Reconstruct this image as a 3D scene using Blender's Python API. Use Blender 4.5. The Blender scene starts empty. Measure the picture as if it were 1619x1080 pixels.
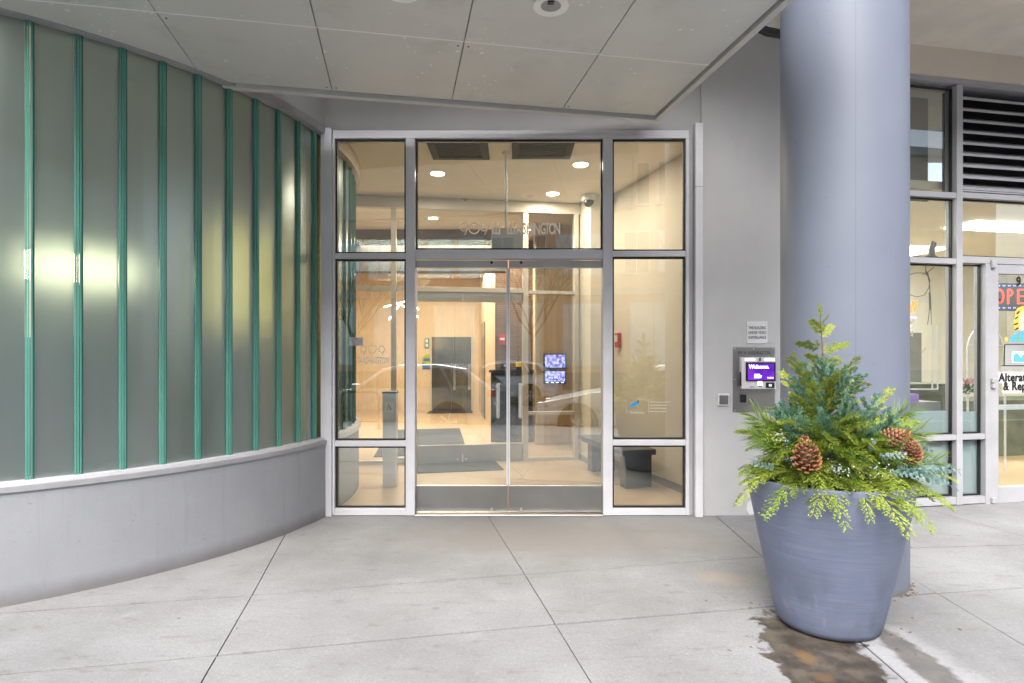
import bpy, bmesh, math, random
from mathutils import Vector, Matrix, Quaternion

R = math.radians
rng = random.Random(909)
scene = bpy.context.scene
COL = scene.collection

# ------------------------------------------------------------------ camera
CAMZ = 1.405
FOC = 960.0                       # focal length in photo pixels (photo is 1619 wide)
cam_d = bpy.data.cameras.new("camera")
cam = bpy.data.objects.new("camera", cam_d)
COL.objects.link(cam)
cam.location = (0, 0, CAMZ)
cam.rotation_euler = (R(90), 0, 0)
cam_d.sensor_width = 36.0
cam_d.lens = FOC / 1619.0 * 36.0
cam_d.shift_y = 22.0 / 1619.0
cam_d.clip_start = 0.02
cam_d.clip_end = 2000
scene.camera = cam

# ------------------------------------------------------------------ sky, sun, exposure
SUN_EL, SUN_AZ = 46.0, 192.0      # azimuth: direction the light comes FROM, clockwise from +Y
world = bpy.data.worlds.new("World")
scene.world = world
world.use_nodes = True
wn = world.node_tree.nodes; wl = world.node_tree.links
wn.clear()
sky = wn.new("ShaderNodeTexSky"); sky.sky_type = 'NISHITA'; sky.sun_disc = False
sky.sun_elevation = R(SUN_EL); sky.sun_rotation = R(SUN_AZ)
sky.air_density = 1.0; sky.dust_density = 4.0; sky.ozone_density = 1.0
hs = wn.new("ShaderNodeHueSaturation"); hs.inputs["Saturation"].default_value = 0.6
bg = wn.new("ShaderNodeBackground"); bg.inputs["Strength"].default_value = 0.15
wo = wn.new("ShaderNodeOutputWorld")
wl.new(sky.outputs[0], hs.inputs["Color"]); wl.new(hs.outputs[0], bg.inputs["Color"]); wl.new(bg.outputs[0], wo.inputs["Surface"])

sun_d = bpy.data.lights.new("sun", 'SUN'); sun_d.energy = 1.5; sun_d.angle = R(50); sun_d.color = (1.0, 0.995, 0.985)
sun = bpy.data.objects.new("sun", sun_d); COL.objects.link(sun)
_d = Vector((math.sin(R(SUN_AZ)) * math.cos(R(SUN_EL)), math.cos(R(SUN_AZ)) * math.cos(R(SUN_EL)), math.sin(R(SUN_EL))))
sun.rotation_euler = (-_d).to_track_quat('-Z', 'Y').to_euler()
sun.location = (0, -5, 20)

vs = scene.view_settings
vs.view_transform = 'Standard'; vs.look = 'None'; vs.gamma = 1.0; vs.use_curve_mapping = False
vs.exposure = 1.36
scene.render.engine = 'CYCLES'
cy = scene.cycles
cy.use_denoising = True
try: cy.denoiser = 'OPENIMAGEDENOISE'
except Exception: pass
cy.max_bounces = 7; cy.diffuse_bounces = 3; cy.glossy_bounces = 3; cy.transmission_bounces = 5; cy.transparent_max_bounces = 16
cy.use_adaptive_sampling = True; cy.adaptive_threshold = .03
cy.sample_clamp_indirect = 6.0
cy.caustics_reflective = False; cy.caustics_refractive = False

# ------------------------------------------------------------------ pixel helpers (photo pixel + real depth -> metres)
def gx(px, Y): return (px - 809.5) / FOC * Y
def gz(py, Y): return CAMZ - (py - 562.0) / FOC * Y
def ground(px, py):
    Y = FOC * CAMZ / (py - 562.0)
    return Vector((gx(px, Y), Y))

PHI = R(11.0)                     # street grid is turned 11 degrees from the entrance plane
U = Vector((math.cos(PHI), math.sin(PHI))); V = Vector((-math.sin(PHI), math.cos(PHI)))

# ------------------------------------------------------------------ materials
MATS = {}
def new_mat(name):
    m = bpy.data.materials.new(name); m.use_nodes = True
    m.node_tree.nodes.clear(); MATS[name] = m
    return m, m.node_tree.nodes, m.node_tree.links
def out(n, l, sh):
    o = n.new("ShaderNodeOutputMaterial"); l.new(sh, o.inputs["Surface"])
def pos(n):
    return n.new("ShaderNodeNewGeometry").outputs["Position"]
def mapping(n, l, vec, scale=(1, 1, 1), rot=(0, 0, 0), loc=(0, 0, 0)):
    m = n.new("ShaderNodeMapping"); m.inputs["Scale"].default_value = scale
    m.inputs["Rotation"].default_value = rot; m.inputs["Location"].default_value = loc
    l.new(vec, m.inputs["Vector"]); return m.outputs[0]
def noise(n, l, vec, scale, detail=4, rough=.55):
    t = n.new("ShaderNodeTexNoise"); t.inputs["Scale"].default_value = scale
    t.inputs["Detail"].default_value = detail; t.inputs["Roughness"].default_value = rough
    l.new(vec, t.inputs["Vector"]); return t.outputs["Fac"]
def ramp(n, l, fac, lo, hi, a=0.0, b=1.0):
    m = n.new("ShaderNodeMapRange"); m.inputs[1].default_value = lo; m.inputs[2].default_value = hi
    m.inputs[3].default_value = a; m.inputs[4].default_value = b; m.interpolation_type = 'SMOOTHSTEP'
    l.new(fac, m.inputs[0]); return m.outputs[0]
def math_(n, l, op, a, b=None, clamp=False):
    m = n.new("ShaderNodeMath"); m.operation = op; m.use_clamp = clamp
    for i, v in enumerate((a, b)):
        if v is None: continue
        if isinstance(v, (int, float)): m.inputs[i].default_value = v
        else: l.new(v, m.inputs[i])
    return m.outputs[0]
def mixc(n, l, fac, a, b, mode='MIX'):
    m = n.new("ShaderNodeMix"); m.data_type = 'RGBA'; m.blend_type = mode
    def put(sock, v):
        if isinstance(v, (int, float)): sock.default_value = v
        elif isinstance(v, (tuple, list)): sock.default_value = (*v[:3], 1)
        else: l.new(v, sock)
    put(m.inputs[0], fac); put(m.inputs[6], a); put(m.inputs[7], b)
    return m.outputs[2]
def bump(n, l, h, strength=.2, dist=.01):
    b = n.new("ShaderNodeBump"); b.inputs["Strength"].default_value = strength; b.inputs["Distance"].default_value = dist
    l.new(h, b.inputs["Height"]); return b.outputs[0]
def bsdf(n, l, col, rough=.5, metal=0.0, normal=None, spec=.5):
    p = n.new("ShaderNodeBsdfPrincipled")
    if isinstance(col, (tuple, list)): p.inputs["Base Color"].default_value = (*col[:3], 1)
    else: l.new(col, p.inputs["Base Color"])
    if isinstance(rough, (int, float)): p.inputs["Roughness"].default_value = rough
    else: l.new(rough, p.inputs["Roughness"])
    p.inputs["Metallic"].default_value = metal
    p.inputs["Specular IOR Level"].default_value = spec
    if normal is not None: l.new(normal, p.inputs["Normal"])
    return p

def pbr(name, col, rough=.6, metal=0.0, var=.12, scale=3.0, stretch=(1, 1, 1), bmp=0.0, bscale=60, bdist=.004, spec=.5, rvar=.1, fine=.05, fscale=90):
    m, n, l = new_mat(name)
    v = mapping(n, l, pos(n), stretch)
    a = noise(n, l, v, scale, 5); b = noise(n, l, v, fscale, 2)
    dark = tuple(c * (1 - var) for c in col); lite = tuple(min(1, c * (1 + var)) for c in col)
    c = mixc(n, l, ramp(n, l, a, .3, .7), dark, lite)
    c = mixc(n, l, fine, c, mixc(n, l, b, (0, 0, 0), (1, 1, 1)), 'OVERLAY')
    r = ramp(n, l, a, .3, .7, rough - rvar * .5, min(1, rough + rvar * .5))
    nm = None
    if bmp: nm = bump(n, l, noise(n, l, v, bscale, 4), bmp, bdist)
    out(n, l, bsdf(n, l, c, r, metal, nm, spec).outputs[0])
    return m
def emit(name, col, strength):
    m, n, l = new_mat(name)
    e = n.new("ShaderNodeEmission"); e.inputs[0].default_value = (*col, 1); e.inputs[1].default_value = strength
    out(n, l, e.outputs[0]); return m

# concrete pavement: broom marks, stains, chewing gum, the wet patch round the pot
def pavement():
    m, n, l = new_mat("pavement")
    P = pos(n)
    big = noise(n, l, P, 1.1, 5, .6); mid = noise(n, l, P, 6, 5, .6); fine = noise(n, l, P, 120, 3, .7)
    oi = n.new("ShaderNodeObjectInfo").outputs["Random"]
    c = mixc(n, l, ramp(n, l, big, .3, .72), (.238, .239, .240), (.352, .356, .364))
    c = mixc(n, l, ramp(n, l, mid, .5, .8, 0, .3), c, (.43, .43, .432))
    c = mixc(n, l, math_(n, l, 'MULTIPLY', oi, .22), c, (.28, .277, .27))
    # dirt near the doors
    broom = n.new("ShaderNodeTexWave"); broom.wave_type = 'BANDS'; broom.bands_direction = 'X'
    broom.inputs["Scale"].default_value = 55; broom.inputs["Distortion"].default_value = 1.5; broom.inputs["Detail"].default_value = 2
    l.new(mapping(n, l, P, (1, .12, 1), (0, 0, -PHI)), broom.inputs["Vector"])
    c = mixc(n, l, math_(n, l, 'MULTIPLY', broom.outputs["Fac"], .13), c, (.2, .195, .19))
    c = mixc(n, l, ramp(n, l, fine, .35, .75, 0, .42), c, (.17, .165, .16))
    sand = noise(n, l, P, 55, 4, .75)
    c = mixc(n, l, ramp(n, l, sand, .30, .52, .32, 0), c, (.165, .16, .155))
    c = mixc(n, l, ramp(n, l, sand, .55, .72, 0, .35), c, (.47, .47, .47))
    # scuffs: stretched noise
    sc = noise(n, l, mapping(n, l, P, (2.2, 6.5, 1), (0, 0, .5)), 2.1, 6, .7)
    c = mixc(n, l, ramp(n, l, sc, .54, .70, 0, .5), c, (.17, .16, .15))
    # brown wear in front of the doors
    def blob(cx, cy_, rx, ry, k, lo=.75, hi=1.0, nsc=5, amp=.7, rot=0.0):
        d = n.new("ShaderNodeVectorMath"); d.operation = 'SUBTRACT'; d.inputs[1].default_value = (cx, cy_, 0); l.new(P, d.inputs[0])
        q = mapping(n, l, d.outputs[0], (1 / rx, 1 / ry, 0), (0, 0, 0)) if not rot else mapping(n, l, mapping(n, l, d.outputs[0], (1, 1, 1), (0, 0, rot)), (1 / rx, 1 / ry, 0))
        ln = n.new("ShaderNodeVectorMath"); ln.operation = 'LENGTH'; l.new(q, ln.inputs[0])
        nz = noise(n, l, P, nsc, 6, .62)
        s = math_(n, l, 'ADD', ln.outputs["Value"], math_(n, l, 'MULTIPLY', math_(n, l, 'SUBTRACT', nz, .5), amp * 2))
        return ramp(n, l, s, lo, hi, k, 0)
    c = mixc(n, l, blob(.35, 4.75, 1.5, .6, .8, .3, 1.3), c, (.25, .235, .215))
    c = mixc(n, l, blob(1.33, 3.82, .2, .13, .5, .3, 1.2), c, (.40, .33, .26))
    # gum and small spots
    vo = n.new("ShaderNodeTexVoronoi"); vo.inputs["Scale"].default_value = 2.4; vo.inputs["Randomness"].default_value = 1
    l.new(mapping(n, l, P, (1, 1, 0)), vo.inputs["Vector"])
    gsize = n.new("ShaderNodeSeparateColor"); l.new(vo.outputs["Color"], gsize.inputs[0])
    gd = math_(n, l, 'SUBTRACT', vo.outputs["Distance"], math_(n, l, 'MULTIPLY', math_(n, l, 'POWER', gsize.outputs[0], 2.5), .06))
    c = mixc(n, l, ramp(n, l, gd, -.004, .008, .9, 0), c, (.115, .112, .115))
    vo2 = n.new("ShaderNodeTexVoronoi"); vo2.inputs["Scale"].default_value = 5.5; l.new(mapping(n, l, P, (1, 1.3, 0), (0, 0, .4), (3, 1, 0)), vo2.inputs["Vector"])
    g2 = n.new("ShaderNodeSeparateColor"); l.new(vo2.outputs["Color"], g2.inputs[0])
    gd2 = math_(n, l, 'SUBTRACT', vo2.outputs["Distance"], math_(n, l, 'MULTIPLY', math_(n, l, 'POWER', g2.outputs[0], 4), .14))
    c = mixc(n, l, ramp(n, l, gd2, -.03, .04, .45, 0), c, (.16, .155, .15))
    # water that ran out of the pot
    wetA = blob(1.43, 2.82, .27, .60, 1.0, .80, .95, 10, .6, .12)
    wetB = blob(1.87, 2.78, .10, .42, .7, .68, 1.0, 12, .6, .05)
    wet = math_(n, l, 'MAXIMUM', wetA, wetB)
    wcol = mixc(n, l, ramp(n, l, noise(n, l, P, 9, 5), .35, .7), (.05, .042, .034), (.125, .105, .082))
    wcol = mixc(n, l, blob(1.37, 2.83, .05, .09, .8, .3, 1.1, 14), wcol, (.20, .125, .06))
    wcol = mixc(n, l, blob(1.36, 2.65, .06, .05, .7, .3, 1.1, 14), wcol, (.17, .105, .055))
    salt = blob(1.86, 2.80, .2, .5, .22, .7, 1.05, 6, .5)
    c = mixc(n, l, salt, c, (.56, .56, .57))
    c = mixc(n, l, wet, c, wcol)
    r = math_(n, l, 'SUBTRACT', .88, math_(n, l, 'MULTIPLY', wet, .42))
    h = math_(n, l, 'ADD', math_(n, l, 'MULTIPLY', broom.outputs["Fac"], .5), math_(n, l, 'ADD', fine, mid))
    out(n, l, bsdf(n, l, c, r, 0, bump(n, l, h, .25, .002), .35).outputs[0])
pavement()

def stucco(name, col, col2):
    m, n, l = new_mat(name)
    P = pos(n)
    a = noise(n, l, P, .9, 5); b = noise(n, l, mapping(n, l, P, (1, 1, .35)), 4, 5); g = noise(n, l, P, 130, 3)
    c = mixc(n, l, ramp(n, l, a, .35, .7), col, col2)
    c = mixc(n, l, ramp(n, l, b, .55, .85, 0, .3), c, tuple(x * .75 for x in col))
    out(n, l, bsdf(n, l, c, .85, 0, bump(n, l, math_(n, l, 'ADD', g, math_(n, l, 'MULTIPLY', noise(n, l, P, 18, 3), .8)), .45, .004), .3).outputs[0])
stucco("stucco_grey", (.49, .49, .49), (.55, .55, .55))
stucco("stucco_beige", (.76, .68, .57), (.82, .74, .63))
pbr("soffit_cream", (.84, .79, .70), .85, var=.06, bmp=.1)

def plinth():
    m, n, l = new_mat("plinth")
    P = pos(n)
    a = noise(n, l, P, 1.6, 6, .65); b = noise(n, l, P, 8, 5, .6)
    c = mixc(n, l, ramp(n, l, a, .3, .7), (.325, .335, .36), (.365, .375, .395))
    c = mixc(n, l, ramp(n, l, b, .6, .8, 0, .35), c, (.29, .31, .325))
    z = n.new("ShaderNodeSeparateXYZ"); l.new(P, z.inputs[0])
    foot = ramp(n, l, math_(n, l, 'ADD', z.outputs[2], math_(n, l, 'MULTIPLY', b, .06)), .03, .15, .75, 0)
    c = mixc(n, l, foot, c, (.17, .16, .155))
    drip = noise(n, l, mapping(n, l, P, (9, 9, .5)), 1.6, 5, .7)
    c = mixc(n, l, ramp(n, l, drip, .56, .72, 0, .3), c, (.24, .25, .26))
    sp = noise(n, l, P, 42, 2); c = mixc(n, l, ramp(n, l, sp, .70, .76, 0, .5), c, (.17, .17, .17)); c = mixc(n, l, ramp(n, l, noise(n, l, P, 140, 2), .35, .7, 0, .12), c, (.2, .2, .21))
    out(n, l, bsdf(n, l, c, .62, 0, bump(n, l, math_(n, l, 'ADD', math_(n, l, 'ADD', a, b), math_(n, l, 'MULTIPLY', noise(n, l, P, 90, 3), .35)), .22, .006), .4).outputs[0])
plinth()

def panel_metal():
    m, n, l = new_mat("canopy_panel")
    P = pos(n)
    oi = n.new("ShaderNodeObjectInfo").outputs["Random"]
    a = noise(n, l, P, 1.7, 5); f = noise(n, l, P, 260, 2)
    c = mixc(n, l, ramp(n, l, a, .3, .7), (.65, .66, .635), (.71, .72, .69))
    c = mixc(n, l, math_(n, l, 'MULTIPLY', oi, .25), c, (.59, .60, .58))
    c = mixc(n, l, .10, c, mixc(n, l, f, (0, 0, 0), (1, 1, 1)), 'OVERLAY')
    # mineral spots, mostly towards the glass wall
    vo = n.new("ShaderNodeTexVoronoi"); vo.inputs["Scale"].default_value = 26; l.new(mapping(n, l, P, (1, 1, 0)), vo.inputs["Vector"])
    s = n.new("ShaderNodeSeparateColor"); l.new(vo.outputs["Color"], s.inputs[0])
    spot = ramp(n, l, math_(n, l, 'SUBTRACT', vo.outputs["Distance"], math_(n, l, 'MULTIPLY', math_(n, l, 'POWER', s.outputs[0], 4), .38)), -.06, .02, 1, 0)
    area = ramp(n, l, noise(n, l, P, 1.5, 3), .47, .60)
    c = mixc(n, l, ramp(n, l, noise(n, l, P, 2.6, 6, .65), .52, .72, 0, .45), c, (.50, .50, .475))
    c = mixc(n, l, math_(n, l, 'MULTIPLY', math_(n, l, 'MULTIPLY', spot, area), .75), c, (.92, .92, .90))
    out(n, l, bsdf(n, l, c, .45, .05, None, .5).outputs[0])
panel_metal()

pbr("alu", (.68, .68, .71), .38, .1, var=.05, scale=4, fine=.04)
pbr("canopy_edge", (.62, .62, .60), .5, .05, var=.05)
pbr("alu_warm", (.55, .50, .42), .42, .3, var=.06, scale=4)
pbr("alu_grey", (.44, .44, .46), .4, .1, var=.06, scale=4)
pbr("sill_paint", (.36, .36, .37), .5, .05, var=.08, scale=6)
pbr("trim_white", (.70, .70, .72), .45, .1, var=.05)
pbr("gasket", (.012, .012, .013), .5, var=.2)
pbr("joint_dirt", (.03, .028, .026), .95, var=.3, scale=20)
pbr("street_asphalt", (.075, .075, .08), .85, var=.2, scale=3, bmp=.3, bscale=150)
pbr("kerb_stone", (.36, .35, .34), .85, var=.12, bmp=.2)
pbr("road_paint", (.7, .7, .68), .7, var=.12, scale=12)
pbr("black_iron", (.02, .022, .022), .42, .4, var=.2)
pbr("pipe_black", (.025, .025, .025), .4, .2, var=.2)
pbr("dark_grille", (.012, .011, .010), .7, var=.2)
pbr("white_plastic", (.72, .72, .72), .35, var=.03)
pbr("fitting_white", (.93, .92, .90), .4, var=.02)
pbr("black_plastic", (.015, .015, .017), .28, var=.1)
pbr("wall_cream", (.72, .65, .53), .7, var=.04, scale=1.3)
pbr("ceiling_vestibule", (.84, .77, .66), .75, var=.03, scale=1.1)
pbr("ceiling_lobby", (.70, .62, .52), .8, var=.03)
pbr("baseboard_grey", (.30, .30, .29), .5, var=.06)
pbr("bench_black", (.018, .020, .026), .22, var=.2, scale=5)
pbr("mat_charcoal", (.022, .024, .026), .95, var=.2, scale=20, bmp=.4, bscale=200)
pbr("bulkhead_dark", (.075, .075, .075), .6, var=.15)
pbr("desk_black", (.014, .016, .021), .15, var=.2)
pbr("red_paint", (.45, .02, .02), .4, var=.1)
pbr("elevator_bronze", (.17, .15, .12), .16, .75, var=.12, scale=1)
pbr("pedestal_grey", (.70, .72, .74), .4, .3, var=.05)
pbr("notice_paper", (.88, .86, .90), .7, var=.03)
pbr("rust_grit", (.16, .11, .08), .95, var=.4, scale=40, bmp=.6)
pbr("soil", (.035, .026, .02), 1.0, var=.4, scale=30, bmp=.8, bscale=60, bdist=.02)
pbr("stem_brown", (.16, .085, .05), .8, var=.25, scale=30)
pbr("tree_bark", (.10, .085, .07), .9, var=.3, scale=14, bmp=.5)
pbr("shop_wall", (.80, .79, .70), .75, var=.04)
pbr("shop_lower", (.25, .25, .235), .7, var=.15, scale=2.5)
pbr("shop_olive", (.12, .135, .085), .8, var=.25, scale=4)

pbr("purple_cloth", (.33, .20, .50), .8, var=.15, scale=10, stretch=(1, 1, 12))
pbr("pink_petal", (.72, .32, .32), .7, var=.25, scale=30)
pbr("leaf_flower", (.06, .16, .04), .7, var=.3, scale=30)
pbr("navy_card", (.02, .06, .11), .5)
pbr("wire_grey", (.13, .13, .13), .5, var=.1)
pbr("tube_unlit", (.62, .58, .50), .3, var=.05)
pbr("lettering_black", (.012, .012, .012), .6, var=.05)
pbr("logo_blue", (.02, .28, .62), .5, var=.05)
pbr("logo_navy", (.012, .03, .08), .5)
pbr("decal_grey", (.34, .35, .34), .6, var=.08)
pbr("decal_blue", (.10, .42, .66), .6, var=.06)
pbr("decal_yellow", (.70, .52, .10), .6, var=.08)
pbr("decal_skin", (.74, .55, .42), .6, var=.04)
pbr("decal_white", (.75, .75, .73), .6, var=.03)
pbr("poster_green", (.32, .42, .05), .6, var=.1)
pbr("poster_blue", (.02, .09, .28), .6, var=.1)
pbr("poster_teal", (.03, .20, .17), .6, var=.1)
pbr("chip_white", (.75, .75, .74), .9, var=.1, bmp=.6)
pbr("tyre", (.018, .018, .018), .8, var=.2)
pbr("rim_alloy", (.5, .5, .52), .3, .8)
pbr("car_white", (.78, .79, .80), .2, 0, var=.02)
pbr("car_silver", (.45, .47, .50), .22, .5, var=.03)
pbr("car_glass", (.02, .025, .03), .04, 0, var=.05)
pbr("tail_red", (.4, .01, .01), .2)
pbr("headlight", (.7, .7, .72), .1, .3)
pbr("window_blind", (.55, .66, .66), .25, 0, var=.15, scale=.7)
pbr("window_dark", (.05, .07, .08), .05, 0, var=.2, scale=.7)
pbr("granite_dark", (.12, .12, .125), .4, var=.15, scale=3)

def brick(name, c1, c2, mortar, scale=1.0, bw=.22, bh=.075):
    m, n, l = new_mat(name)
    t = n.new("ShaderNodeTexBrick"); t.inputs["Scale"].default_value = scale
    t.inputs["Brick Width"].default_value = bw; t.inputs["Row Height"].default_value = bh; t.inputs["Mortar Size"].default_value = .008
    t.inputs["Color1"].default_value = (*c1, 1); t.inputs["Color2"].default_value = (*c2, 1); t.inputs["Mortar"].default_value = (*mortar, 1)
    P = pos(n)
    s = n.new("ShaderNodeSeparateXYZ"); l.new(P, s.inputs[0])
    cb = n.new("ShaderNodeCombineXYZ"); l.new(math_(n, l, 'ADD', s.outputs[0], s.outputs[1]), cb.inputs[0]); l.new(s.outputs[2], cb.inputs[1])
    l.new(cb.outputs[0], t.inputs["Vector"])
    c = mixc(n, l, ramp(n, l, noise(n, l, P, .6, 4), .3, .7, 0, .25), t.outputs["Color"], c1)
    out(n, l, bsdf(n, l, c, .85, 0, bump(n, l, t.outputs["Fac"], -.3, .004), .3).outputs[0])
brick("brick_peach", (.50, .32, .22), (.56, .37, .26), (.52, .46, .40))
brick("brick_brown", (.17, .095, .06), (.27, .16, .105), (.05, .04, .032), 1, .3, .035)

def steel(name, col, rough, stretch):
    m, n, l = new_mat(name)
    P = pos(n)
    s = noise(n, l, mapping(n, l, P, stretch), 30, 4); b = noise(n, l, P, 2.5, 5)
    c = mixc(n, l, ramp(n, l, b, .3, .7), tuple(x * .88 for x in col), col)
    p = bsdf(n, l, c, ramp(n, l, math_(n, l, 'ADD', math_(n, l, 'MULTIPLY', s, .6), math_(n, l, 'MULTIPLY', b, .4)), .3, .7, rough - .08, rough + .1), 1.0, bump(n, l, s, .05, .001))
    out(n, l, p.outputs[0])
steel("steel_brushed", (.60, .585, .56), .34, (1, 1, 14))
steel("steel_kick", (.40, .395, .385), .36, (1, 1, 14))
steel("steel_plate", (.42, .405, .385), .38, (1, 1, 12))
steel("steel_bright", (.86, .85, .84), .34, (1, 1, 1))

# painted round column and the glazed pot
def column_paint():
    m, n, l = new_mat("column_paint")
    P = pos(n); a = noise(n, l, P, 1.2, 5); b = noise(n, l, mapping(n, l, P, (1, 1, .25)), 5, 4)
    c = mixc(n, l, ramp(n, l, a, .3, .7), (.160, .180, .232), (.180, .202, .255))
    c = mixc(n, l, ramp(n, l, b, .6, .8, 0, .2), c, (.14, .145, .185))
    z = n.new("ShaderNodeSeparateXYZ"); l.new(P, z.inputs[0])
    c = mixc(n, l, ramp(n, l, math_(n, l, 'ADD', z.outputs[2], math_(n, l, 'MULTIPLY', b, .05)), .03, .07, .8, 0), c, (.18, .15, .13))
    c = mixc(n, l, ramp(n, l, noise(n, l, mapping(n, l, P, (1, 1, .5)), 38, 3, .7), .66, .72, 0, .35), c, (.10, .10, .12))
    sx = math_(n, l, 'ABSOLUTE', math_(n, l, 'SUBTRACT', z.outputs[0], 1.995))
    c = mixc(n, l, ramp(n, l, sx, .0015, .005, .35, 0), c, (.11, .115, .14))
    c = mixc(n, l, ramp(n, l, noise(n, l, mapping(n, l, P, (6, 6, 1.5)), 2, 5, .7), .62, .75, 0, .12), c, (.25, .255, .29))
    out(n, l, bsdf(n, l, c, .52, 0, bump(n, l, math_(n, l, 'ADD', noise(n, l, P, 9, 3), math_(n, l, 'MULTIPLY', noise(n, l, P, 60, 2), .15)), .08, .006), .5).outputs[0])
column_paint()
def pot_paint():
    m, n, l = new_mat("pot_paint")
    P = pos(n)
    a = noise(n, l, P, 2.2, 5); ring = noise(n, l, mapping(n, l, P, (1.2, 1.2, 22)), 3.2, 6, .65)
    c = mixc(n, l, ramp(n, l, a, .3, .7), (.135, .16, .235), (.165, .19, .27))
    c = mixc(n, l, ramp(n, l, ring, .52, .66, 0, .45), c, (.20, .22, .28))
    c = mixc(n, l, ramp(n, l, ring, .30, .45, .45, 0), c, (.105, .13, .2))
    z = n.new("ShaderNodeSeparateXYZ"); l.new(P, z.inputs[0])
    w = noise(n, l, mapping(n, l, P, (1, 1, .55), (0, .35, 0)), 2.7, 4, .5)
    low = ramp(n, l, z.outputs[2], .25, .46, 1, 0)
    wet = math_(n, l, 'MULTIPLY', low, ramp(n, l, w, .48, .57))
    c = mixc(n, l, math_(n, l, 'MULTIPLY', wet, .55), c, (.09, .108, .15))
    streak = ramp(n, l, noise(n, l, mapping(n, l, P, (1, 1, .4)), 7, 4), .62, .66)
    c = mixc(n, l, math_(n, l, 'MULTIPLY', math_(n, l, 'MULTIPLY', low, streak), .4), c, (.25, .265, .31))
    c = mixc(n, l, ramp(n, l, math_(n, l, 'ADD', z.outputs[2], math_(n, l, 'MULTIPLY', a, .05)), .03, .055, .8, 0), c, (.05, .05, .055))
    c = mixc(n, l, ramp(n, l, noise(n, l, mapping(n, l, P, (8, 8, 1)), 2.4, 6, .75), .63, .72, 0, .35), c, (.24, .25, .29))
    c = mixc(n, l, ramp(n, l, noise(n, l, P, 48, 3, .7), .68, .73, 0, .55), c, (.06, .065, .08))
    r = math_(n, l, 'SUBTRACT', .55, math_(n, l, 'MULTIPLY', wet, .15))
    out(n, l, bsdf(n, l, c, r, 0, bump(n, l, ring, .35, .004), .4).outputs[0])
pot_paint()

def clear_glass(name, tint, base, wav=.02, wscale=1.2):
    m, n, l = new_mat(name)
    tr = n.new("ShaderNodeBsdfTransparent"); tr.inputs[0].default_value = (*tint, 1)
    gl = n.new("ShaderNodeBsdfGlossy"); gl.inputs["Roughness"].default_value = 0.0
    gl.inputs["Color"].default_value = (.95, 1, .98, 1)
    if wav: l.new(bump(n, l, noise(n, l, pos(n), wscale, 1), wav, .05), gl.inputs["Normal"])
    lw = n.new("ShaderNodeLayerWeight"); lw.inputs[0].default_value = .5
    f = math_(n, l, 'ADD', math_(n, l, 'MULTIPLY', math_(n, l, 'POWER', lw.outputs["Facing"], 4), .85), base, True)
    mx = n.new("ShaderNodeMixShader"); l.new(f, mx.inputs[0]); l.new(tr.outputs[0], mx.inputs[1]); l.new(gl.outputs[0], mx.inputs[2])
    out(n, l, mx.outputs[0])
clear_glass("glass_clear", (.95, .965, .95), .18, .010)
clear_glass("glass_inner", (.96, .97, .955), .03, .0)
clear_glass("glass_shop", (.95, .97, .955), .10, .012)

def channel_glass():
    m, n, l = new_mat("channel_glass")
    P = pos(n)
    s = noise(n, l, mapping(n, l, P, (30, 30, 120)), 1.0, 3)
    b = bump(n, l, s, .12, .003)
    rf = n.new("ShaderNodeBsdfRefraction"); rf.inputs["Roughness"].default_value = .78; rf.inputs["IOR"].default_value = 1.2
    rf.inputs["Color"].default_value = (.46, .54, .52, 1)
    gl = n.new("ShaderNodeBsdfGlossy"); gl.inputs["Roughness"].default_value = .27; gl.inputs["Color"].default_value = (.88, .97, .95, 1)
    df = n.new("ShaderNodeBsdfTranslucent"); df.inputs["Color"].default_value = (.28, .32, .28, 1)
    for x in (rf, gl, df): l.new(b, x.inputs["Normal"])
    m0 = n.new("ShaderNodeMixShader"); m0.inputs[0].default_value = .22
    l.new(rf.outputs[0], m0.inputs[1]); l.new(df.outputs[0], m0.inputs[2])
    sc_ = n.new("ShaderNodeBsdfDiffuse"); sc_.inputs["Color"].default_value = (.42, .56, .50, 1)
    m1 = n.new("ShaderNodeMixShader"); m1.inputs[0].default_value = .06
    l.new(m0.outputs[0], m1.inputs[1]); l.new(sc_.outputs[0], m1.inputs[2])
    lw = n.new("ShaderNodeLayerWeight"); lw.inputs[0].default_value = .5
    f = math_(n, l, 'ADD', math_(n, l, 'MULTIPLY', math_(n, l, 'POWER', lw.outputs["Facing"], 3), .5), .30, True)
    m2 = n.new("ShaderNodeMixShader"); l.new(f, m2.inputs[0]); l.new(m1.outputs[0], m2.inputs[1]); l.new(gl.outputs[0], m2.inputs[2])
    out(n, l, m2.outputs[0])
channel_glass()
pbr("flange_glass", (.105, .32, .26), .16, 0, var=.14, scale=3, stretch=(1, 1, .5), spec=.7)
pbr("flange_dark", (.035, .16, .12), .2, 0, var=.2, scale=3, spec=.7)
pbr("drum_inner", (.60, .63, .62), .8, var=.1)

def wood(name, c1, c2, rough=.45, along='z'):
    m, n, l = new_mat(name)
    P = pos(n)
    st = (9, 9, .7) if along == 'z' else (.7, 9, 9)
    g = noise(n, l, mapping(n, l, P, st), 3, 6, .6); b = noise(n, l, P, .8, 3)
    c = mixc(n, l, ramp(n, l, g, .3, .7), c1, c2)
    c = mixc(n, l, ramp(n, l, b, .3, .7, 0, .2), c, c1)
    out(n, l, bsdf(n, l, c, rough, 0, None, .4).outputs[0])
wood("wood_lobby", (.60, .46, .31), (.69, .55, .39))
wood("wood_brown", (.42, .27, .13), (.50, .33, .17))
wood("wood_floor", (.50, .34, .17), (.60, .43, .23), .4, 'x')

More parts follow.
